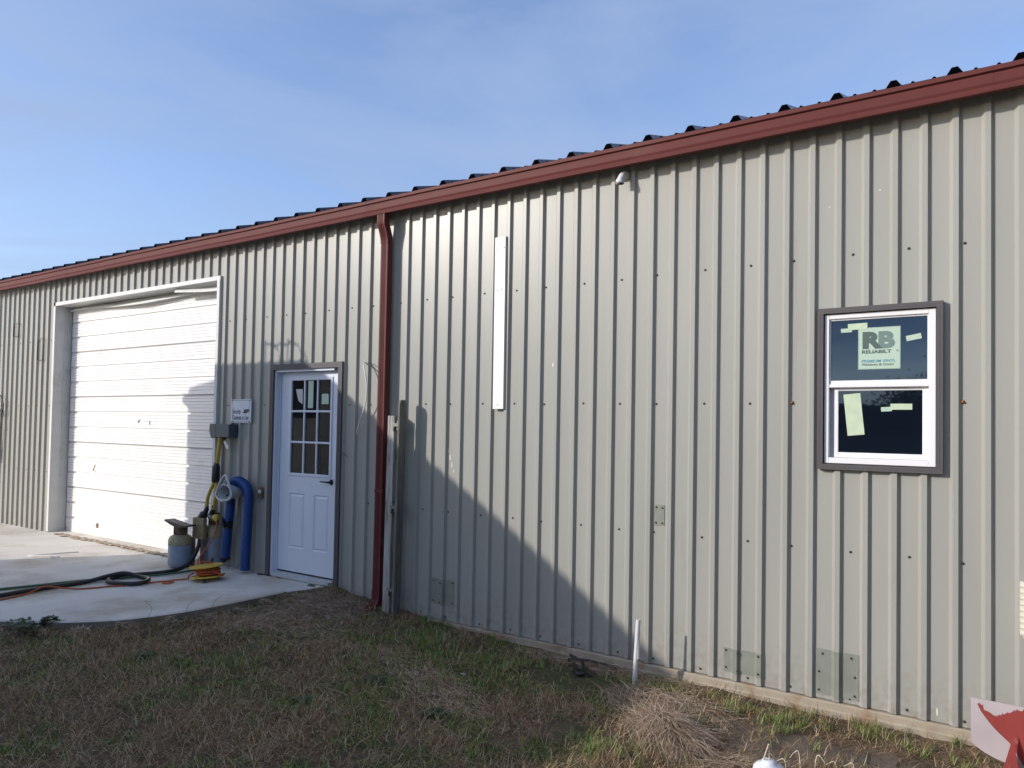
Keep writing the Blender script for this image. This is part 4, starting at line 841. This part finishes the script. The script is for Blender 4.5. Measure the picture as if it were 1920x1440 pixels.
# straw heaps
def heap(cx, cy, rx, ry, h, n0, ang, lab, l0=.10, l1=.26, rot=0):
    th = U(0, 2*PI, n0); rr_ = np.sqrt(RNG.random(n0)); a = rx*rr_*np.cos(th); b_ = ry*rr_*np.sin(th)
    x = cx+a*math.cos(rot)-b_*math.sin(rot); y = np.minimum(cy+a*math.sin(rot)+b_*math.cos(rot), -.04)
    zz = gz(x, y)+h*(1-rr_**1.5)*U(.35, 1.0, n0); hd = RNG.normal(ang, .50, n0)+PI*(RNG.random(n0) < .25)
    strands('straw_heap', 'straw', x, y, zz, hd, U(l0, l1, n0), U(.0024, .0060, n0), U(-.05, .40, n0), U(-1.0, -.1, n0), U(-.6, .6, n0), lab, 'straw', 4)
heap(-1.60, -.84, .24, .15, .12, 4200, -.80, 'heap of pale dry straw in the sun below the white pipe', rot=-.5)
heap(-1.60, -.88, .27, .18, .125, 420, -.75, 'thicker pale stems on top of the straw heap', .14, .30, rot=-.5)
heap(-1.75, -.48, .42, .20, .05, 2000, -.5, 'thinner dry straw spread between pipe and wall', .06, .2)
heap(-4.95, -.42, .45, .28, .05, 3000, .2, 'dry straw mat in front of the downspout foot', .06, .22)
heap(-4.75, -.85, .50, .35, .02, 1700, .6, 'sparser dead stalks on the lawn in front of the straw mat', .06, .18)
heap(-3.3, -1.05, .85, .22, .015, 2100, -.3, 'low band of dry stalks across the middle of the lawn', .05, .16, rot=-.3)
heap(-2.35, -.14, .70, .07, .03, 1100, .1, 'dry stalks piled along the base of the wall', .05, .18)
heap(-1.22, -1.02, .22, .13, .03, 800, .1, 'dry stalks around the white jug', .08, .2)
heap(-5.15, -.90, .25, .45, .02, 800, 1.2, 'dry stalks along the slab edge', .05, .16)
for i_ in range(8, len(edge)-10, 3):
    ex, ey = edge[i_]; heap(ex+.055, ey-.045, .13, .06, .045, 260, random.uniform(0, 6), 'dry grass leaning on the slab edge, clump %s' % ['by the door', 'right of the first twig', 'below the reel', 'in the bend', 'past the bend', 'left of centre', 'right of the weed', 'at the weed', 'left of the weed', 'farther left', 'near the left border', 'at the far left', 'outermost', 'last'][min(13, (i_-8)//3)], .04, .11)
# bent bleached stalks near the bottom edge
for i, (a, b_, h) in enumerate([(-.86, -.86, .13), (-.80, -.82, .10), (-.70, -.80, .08), (-.62, -.78, .10), (-.92, -.90, .07), (-.55, -.74, .06)]):
    z0 = float(gz(a, b_)); m = MB(); h *= .75; e_ = random.choice((-1, 1)); m.tube(smooth_path([(a, b_, z0-.01), (a+.004*e_, b_, z0+h*.6), (a+.014*e_, b_, z0+h), (a+.034*e_, b_-.006, z0+h*.86), (a+.05*e_, b_-.012, z0+h*(.45+.3*random.random()))], 4), [.0034]*5+[.0028]*6+[.0018]*6, 5)
    tag(m.build('dry_stalk', 'twine'), 'bleached bent grass stalk in the wet mud', 'stalk', 'bleached bent stalks in the mud')
# dead leaves
for i in range(34):
    while True:
        a = random.uniform(-6.0, -1.0); b_ = random.uniform(-2.9, -.3)
        if on_lawn(np.array([a]), np.array([b_]))[0]: break
    L_ = random.uniform(.022, .042); W_ = L_*random.uniform(.4, .6); vs = []
    for j in range(5):
        t = j/4; w = W_*math.sin(PI*min(.97, max(.05, t)))*.5; c_ = .012*math.sin(t*PI)
        vs += [(t*L_*2-L_, -w, c_+.010*random.random()), (t*L_*2-L_, 0, c_), (t*L_*2-L_, w, c_+.012*random.random())]
    m = MB(); m.add(vs, [(j*3+q_, j*3+q_+1, j*3+q_+4, j*3+q_+3) for j in range(4) for q_ in (0, 1)]); o = m.build('dead_leaf', 'leaf_dry'); o.location = (a, b_, float(gz(a, b_))+.022); o.rotation_euler = (random.uniform(-.4, .4), random.uniform(-.4, .4), random.uniform(0, 6.3))
    tag(o, 'curled brown dead leaf lying on the shaded lawn', 'leaf', 'dead leaves scattered on the lawn')
# pebbles and pale stones
for i, (a, b_, r) in enumerate([(-5.05, -1.25, .022), (-2.02, -.52, .020), (-1.98, -.55, .013), (-3.05, -.80, .018), (-.11, -.42, .028), (-.03, -.50, .02), (-4.3, -.38, .015)]):
    m = MB(); m.lathe([(r*.4, -r*.4), (r, -r*.1), (r*.9, r*.3), (r*.4, r*.55)], (0, 0, 0), 9); o = m.build('stone', 'stone'); o.location = (a, b_, float(gz(a, b_))+r*.2); o.scale = (1.4, .9, .8); o.rotation_euler = (0, 0, i)
    tag(o, 'small pale stone lying in the grass', 'stone', 'small stones on the lawn')
# leafy weed at the slab edge, and flat rosettes
def weed(cx, cy, R, h, n0, label, leaf=.028):
    E_ = empty('weed', (cx, cy, float(gz(cx, cy))), label, 'weed'); m = MB(); st = MB(); z0 = float(gz(cx, cy))
    for s_ in range(n0):
        a = random.uniform(0, 2*PI); L_ = R*random.uniform(.5, 1); hh = h*random.uniform(.3, 1)
        P_ = smooth_path([(cx, cy, z0), (cx+.5*L_*math.cos(a), cy+.5*L_*math.sin(a), z0+hh), (cx+L_*math.cos(a), cy+L_*math.sin(a), z0+hh*.75)], 5); st.tube(P_, .002, 4)
        for j, p in enumerate(P_[2:]):
            for sd_ in (-1, 1):
                d = Vector((math.cos(a+sd_*1.0), math.sin(a+sd_*1.0), random.uniform(-.2, .6)))*leaf*random.uniform(.6, 1.2); w = Vector((-d.y, d.x, random.uniform(-.01, .01)))*.32
                m.add([p, p+d*.5+w, p+d, p+d*.5-w], [(0, 1, 2, 3)])
    m.build('leaves', 'leaf_green', E_); st.build('stems', 'leaf_green', E_)
weed(-6.13, -2.13, .20, .11, 26, 'bushy dark green weed overlapping the front edge of the slab', .034)
weed(-4.55, -1.35, .07, .02, 8, 'flat green rosette weed in the middle of the lawn', .03)
weed(-3.55, -1.75, .07, .02, 8, 'flat green rosette weed near the bottom of the lawn', .03)
weed(-3.42, -1.22, .12, .025, 14, 'clover-like weed patch left of the bare soil spot', .022)
weed(-5.0, -1.9, .08, .02, 8, 'flat green weed on the left part of the lawn', .03)
weed(-2.75, -1.45, .10, .025, 10, 'low weed beside the bare patch of soil', .025)
# dead twigs at slab edge
for P_ in ([(-5.50, -1.30, .05), (-5.58, -1.22, .10), (-5.66, -1.10, .115)], [(-5.62, -1.55, .05), (-5.72, -1.45, .10), (-5.95, -1.38, .11), (-5.98, -1.30, .08)], [(-5.46, -1.1, .05), (-5.48, -1.04, .12), (-5.46, -.99, .15)]):
    m = MB(); m.tube(smooth_path(P_, 5), .0013, 5); tag(m.build('twig', 'bark'), 'thin dead twig arching over the slab edge', 'twig', 'dead twigs over the slab edge')

# ------------------------------------------------------------------ what stands behind the camera: travel trailer casting the shade
RV = empty('travel_trailer', (-9.25, -6.5, 0), 'white travel trailer parked on the slab, casting the wall shadow', 'trailer')
xl, xr, yb0, yf0 = -10.46, -8.03, -11.6, -2.8
m = MB(); poly = [(xl+.06, .42), (xr-.06, .42), (xr, .50), (xr, 3.56), (xr-.05, 3.60), (-9.35, 3.60), (-9.95, 3.55), (xl+.03, 3.47), (xl, 3.42), (xl, .50)]
m.prism(poly, -5.2, yf0); m.build('body', 'rv_white', RV)
m = MB(); vs = [(x, y, z-(dz_ if z > 3 else 0)) for y, dz_ in ((-5.201, 0), (-7.0, .07), (yb0, .40)) for x, z in poly]; n_ = len(poly); m.add(vs, [tuple(range(n_)), tuple(range(2*n_, 3*n_))[::-1]]+[(k*n_+i, k*n_+(i+1) % n_, (k+1)*n_+(i+1) % n_, (k+1)*n_+i) for k in (0, 1) for i in range(n_)]); m.build('front_cap', 'rv_white', RV)
m = MB(); m.box(xl-.12, xl-.005, yb0+1.5, yf0+.0, 3.30, 3.40); m.build('awning', 'rv_white', RV)
m = MB(); m.box(xl+.3, xr-.3, yb0+.2, yf0-.2, .30, .419); m.build('chassis', 'black', RV)
m = MB(); m.box(xl+.2, xr-.2, yf0+.001, yf0+.12, .30, .42); m.build('bumper', 'fitting', RV)
m = MB(); m.bbox(-9.9, -8.7, yf0-.03, yf0+.02, 0, .01); 
m = MB(); m.box(-9.75, -8.75, yf0+.002, yf0+.03, 1.7, 2.4); m.build('rear_window', 'glass', RV)
for y0_ in (-4.6, -6.9, -9.6): m = MB(); m.box(xr+.002, xr+.03, y0_-.5, y0_+.5, 1.8, 2.5); m.build('side_window', 'glass', RV)
m = MB(); m.box(xr+.002, xr+.025, -8.7, -8.0, .55, 2.5); m.build('door', 'rv_white', RV)
for x_ in (xl+.25, xr-.25):
    for y_ in (-6.9, -7.75): m = MB(); m.lathe([(.15, -.11), (.34, -.11), (.36, -.08), (.36, .08), (.34, .11), (.15, .11)], (x_, y_, .36), 24, 0, (1, 0, 0)); m.build('wheel', 'black_rubber', RV)
m = MB(); m.bbox(-9.6, -9.0, -5, -4.2, 3.60, 3.72); m.build('air_conditioner', 'rv_white', RV)
m = MB()
for x_ in (-8.60, -8.25): m.tube(smooth_path([(x_, yf0+.06, .8), (x_, yf0+.10, 2.0), (x_, yf0+.10, 3.60), (x_, yf0+.06, 3.75), (x_, yf0-.15, 3.78), (x_, yf0-.30, 3.62)], 6), .009, 8)
for z_ in (1.0, 1.4, 1.8, 2.2, 2.6, 3.0, 3.4): m.tube([(-8.60, yf0+.09, z_), (-8.25, yf0+.09, z_)], .012, 8)
m.tube([(-8.60, yf0-.02, 3.775), (-8.25, yf0-.02, 3.775)], .012, 8); m.build('ladder', 'fitting', RV)
# distant house and trees mirrored in the window
HS = empty('house', (-5, -29, 0), 'low dark gabled house mirrored in the window glass', 'house')
m = MB(); m.box(-15.6, 6.6, -34, -24, -.5, 1.86); m.build('wall', 'siding', HS)
m = MB(); m.prism([(-16.2, 1.85), (7.2, 1.85), (7.2, 1.95), (-7.5, 2.85), (-16.2, 1.95)], -34.5, -23.6); m.build('roof', 'shingle', HS)
for x_ in (-12, -8, 2): m = MB(); m.box(x_, x_+1.2, -24, -23.95, .8, 1.6); m.build('window', 'door_glass', HS)
def tree(x0, y0, h, R, label, dense=True):
    z0 = -.1; E_ = empty('tree', (x0, y0, z0), label, 'tree', 'distant trees'); m = MB()
    m.tube([(x0, y0, z0), (x0+.05, y0, z0+h*.35), (x0, y0+.1, z0+h*.7)], [h*.035, h*.025, h*.01], 8); cl = []
    for i in range(9):
        a = random.uniform(0, 2*PI); e_ = random.uniform(.3, 1.1); s_ = Vector((x0, y0, z0+h*random.uniform(.3, .6))); t_ = s_+Vector((math.cos(a)*math.cos(e_), math.sin(a)*math.cos(e_), math.sin(e_)))*R*random.uniform(.6, 1)
        m.tube([s_, (s_+t_)/2+Vector((0, 0, .1)), t_], [h*.012, h*.008, h*.003], 5); cl.append(t_)
    m.build('trunk', 'bark', E_); n0 = 3000 if dense else 500; P_ = []; F_ = []
    for i in range(n0):
        c_ = random.choice(cl); p = c_+Vector((random.gauss(0, 1), random.gauss(0, 1), random.gauss(0, .8)))*R*.30; d = Vector((random.gauss(0, 1), random.gauss(0, 1), random.gauss(0, 1))).normalized()*.11; w = d.cross(Vector((random.gauss(0, 1), random.gauss(0, 1), 1))).normalized()*.06
        o_ = len(P_); P_ += [p-d, p+w, p+d, p-w]; F_.append((o_, o_+1, o_+2, o_+3))
    m = MB(); m.add(P_, F_); m.build('crown', 'leaf_green', E_)
for i, (a, b_, h, r, dn) in enumerate([(-6.2, -42, 3.9, 1.5, False), (-4.1, -40, 4.3, 1.8, True), (-1.4, -44, 5.2, 2.4, True), (3, -52, 5.5, 2.5, True), (7, -55, 7, 3, True), (-28, -60, 6, 3, True), (-5, -70, 6.5, 3, True)]):
    tree(a, b_, h, r, ['thin sparse tree nearest the house roof slope', 'round dense tree right of the thin sparse one', 'broad tall dense tree behind the house', 'dense tree off the right end of the house', 'largest tree far to the right of the house', 'lone tree far left of the house', 'tallest tree farthest behind the house'][i], dn)

def evergreen(x0, y0, h, R_, label):  # unseen trees added to the right to darken the wall's rib flanks
    z0 = -.1; E_ = empty('added_evergreen', (x0, y0, z0), label, 'tree', 'added unseen evergreens beyond the right end of the yard'); m = MB()
    m.tube([(x0, y0, z0), (x0, y0, z0+h*.5), (x0, y0, z0+h*.97)], [h*.03, h*.02, h*.004], 8); m.build('trunk', 'bark', E_)
    n0 = 5200; P_ = []; F_ = []
    for i in range(n0):
        t = random.random()**1.3; a = random.uniform(0, 2*PI); rr_ = R_*(1-t)**.8*(.45+.55*random.random())*(.8+.25*math.sin(a*5+t*9))
        p = Vector((x0+rr_*math.cos(a), y0+rr_*math.sin(a), z0+.3+t*(h-.3)+.1*random.random())); d = Vector((math.cos(a)+random.gauss(0, .4), math.sin(a)+random.gauss(0, .4), random.uniform(-.9, .1))).normalized()*.22; w = d.cross(Vector((random.gauss(0, .5), random.gauss(0, .5), 1))).normalized()*.13
        o_ = len(P_); P_ += [p-d, p+w, p+d, p-w]; F_.append((o_, o_+1, o_+2, o_+3))
    m = MB(); m.add(P_, F_); m.build('crown', 'leaf_green', E_); return E_
EV = evergreen(6.5, -4.0, 7.5, 2.3, 'added unseen evergreen nearest the right end of the building')
for (a, b_, sc_, lb) in ((8.2, -7.2, 1.05, 'second added evergreen along the right edge of the yard'), (7.0, -10.8, 1.0, 'added evergreen in the middle of the row'), (9.8, -4.6, 1.25, 'taller added evergreen set back behind the first'), (9.2, -13.6, 1.15, 'added evergreen near the far end of the row'), (7.4, -.8, 1.1, 'added evergreen beside the end wall of the building'), (11.0, -9.5, 1.35, 'tallest added evergreen at the back of the row'), (6.8, -17.5, 1.1, 'last added evergreen of the row farthest from the building')):
    r_ = EV.copy(); C.objects.link(r_); r_['label'] = lb
    for ch in list(EV.children):
        c_ = ch.copy(); C.objects.link(c_); c_.parent = r_; c_.matrix_parent_inverse = ch.matrix_parent_inverse.copy()
    r_.matrix_world = Matrix.Translation((a, b_, -.1)) @ Matrix.Rotation(a*3, 4, 'Z') @ Matrix.Scale(sc_, 4)
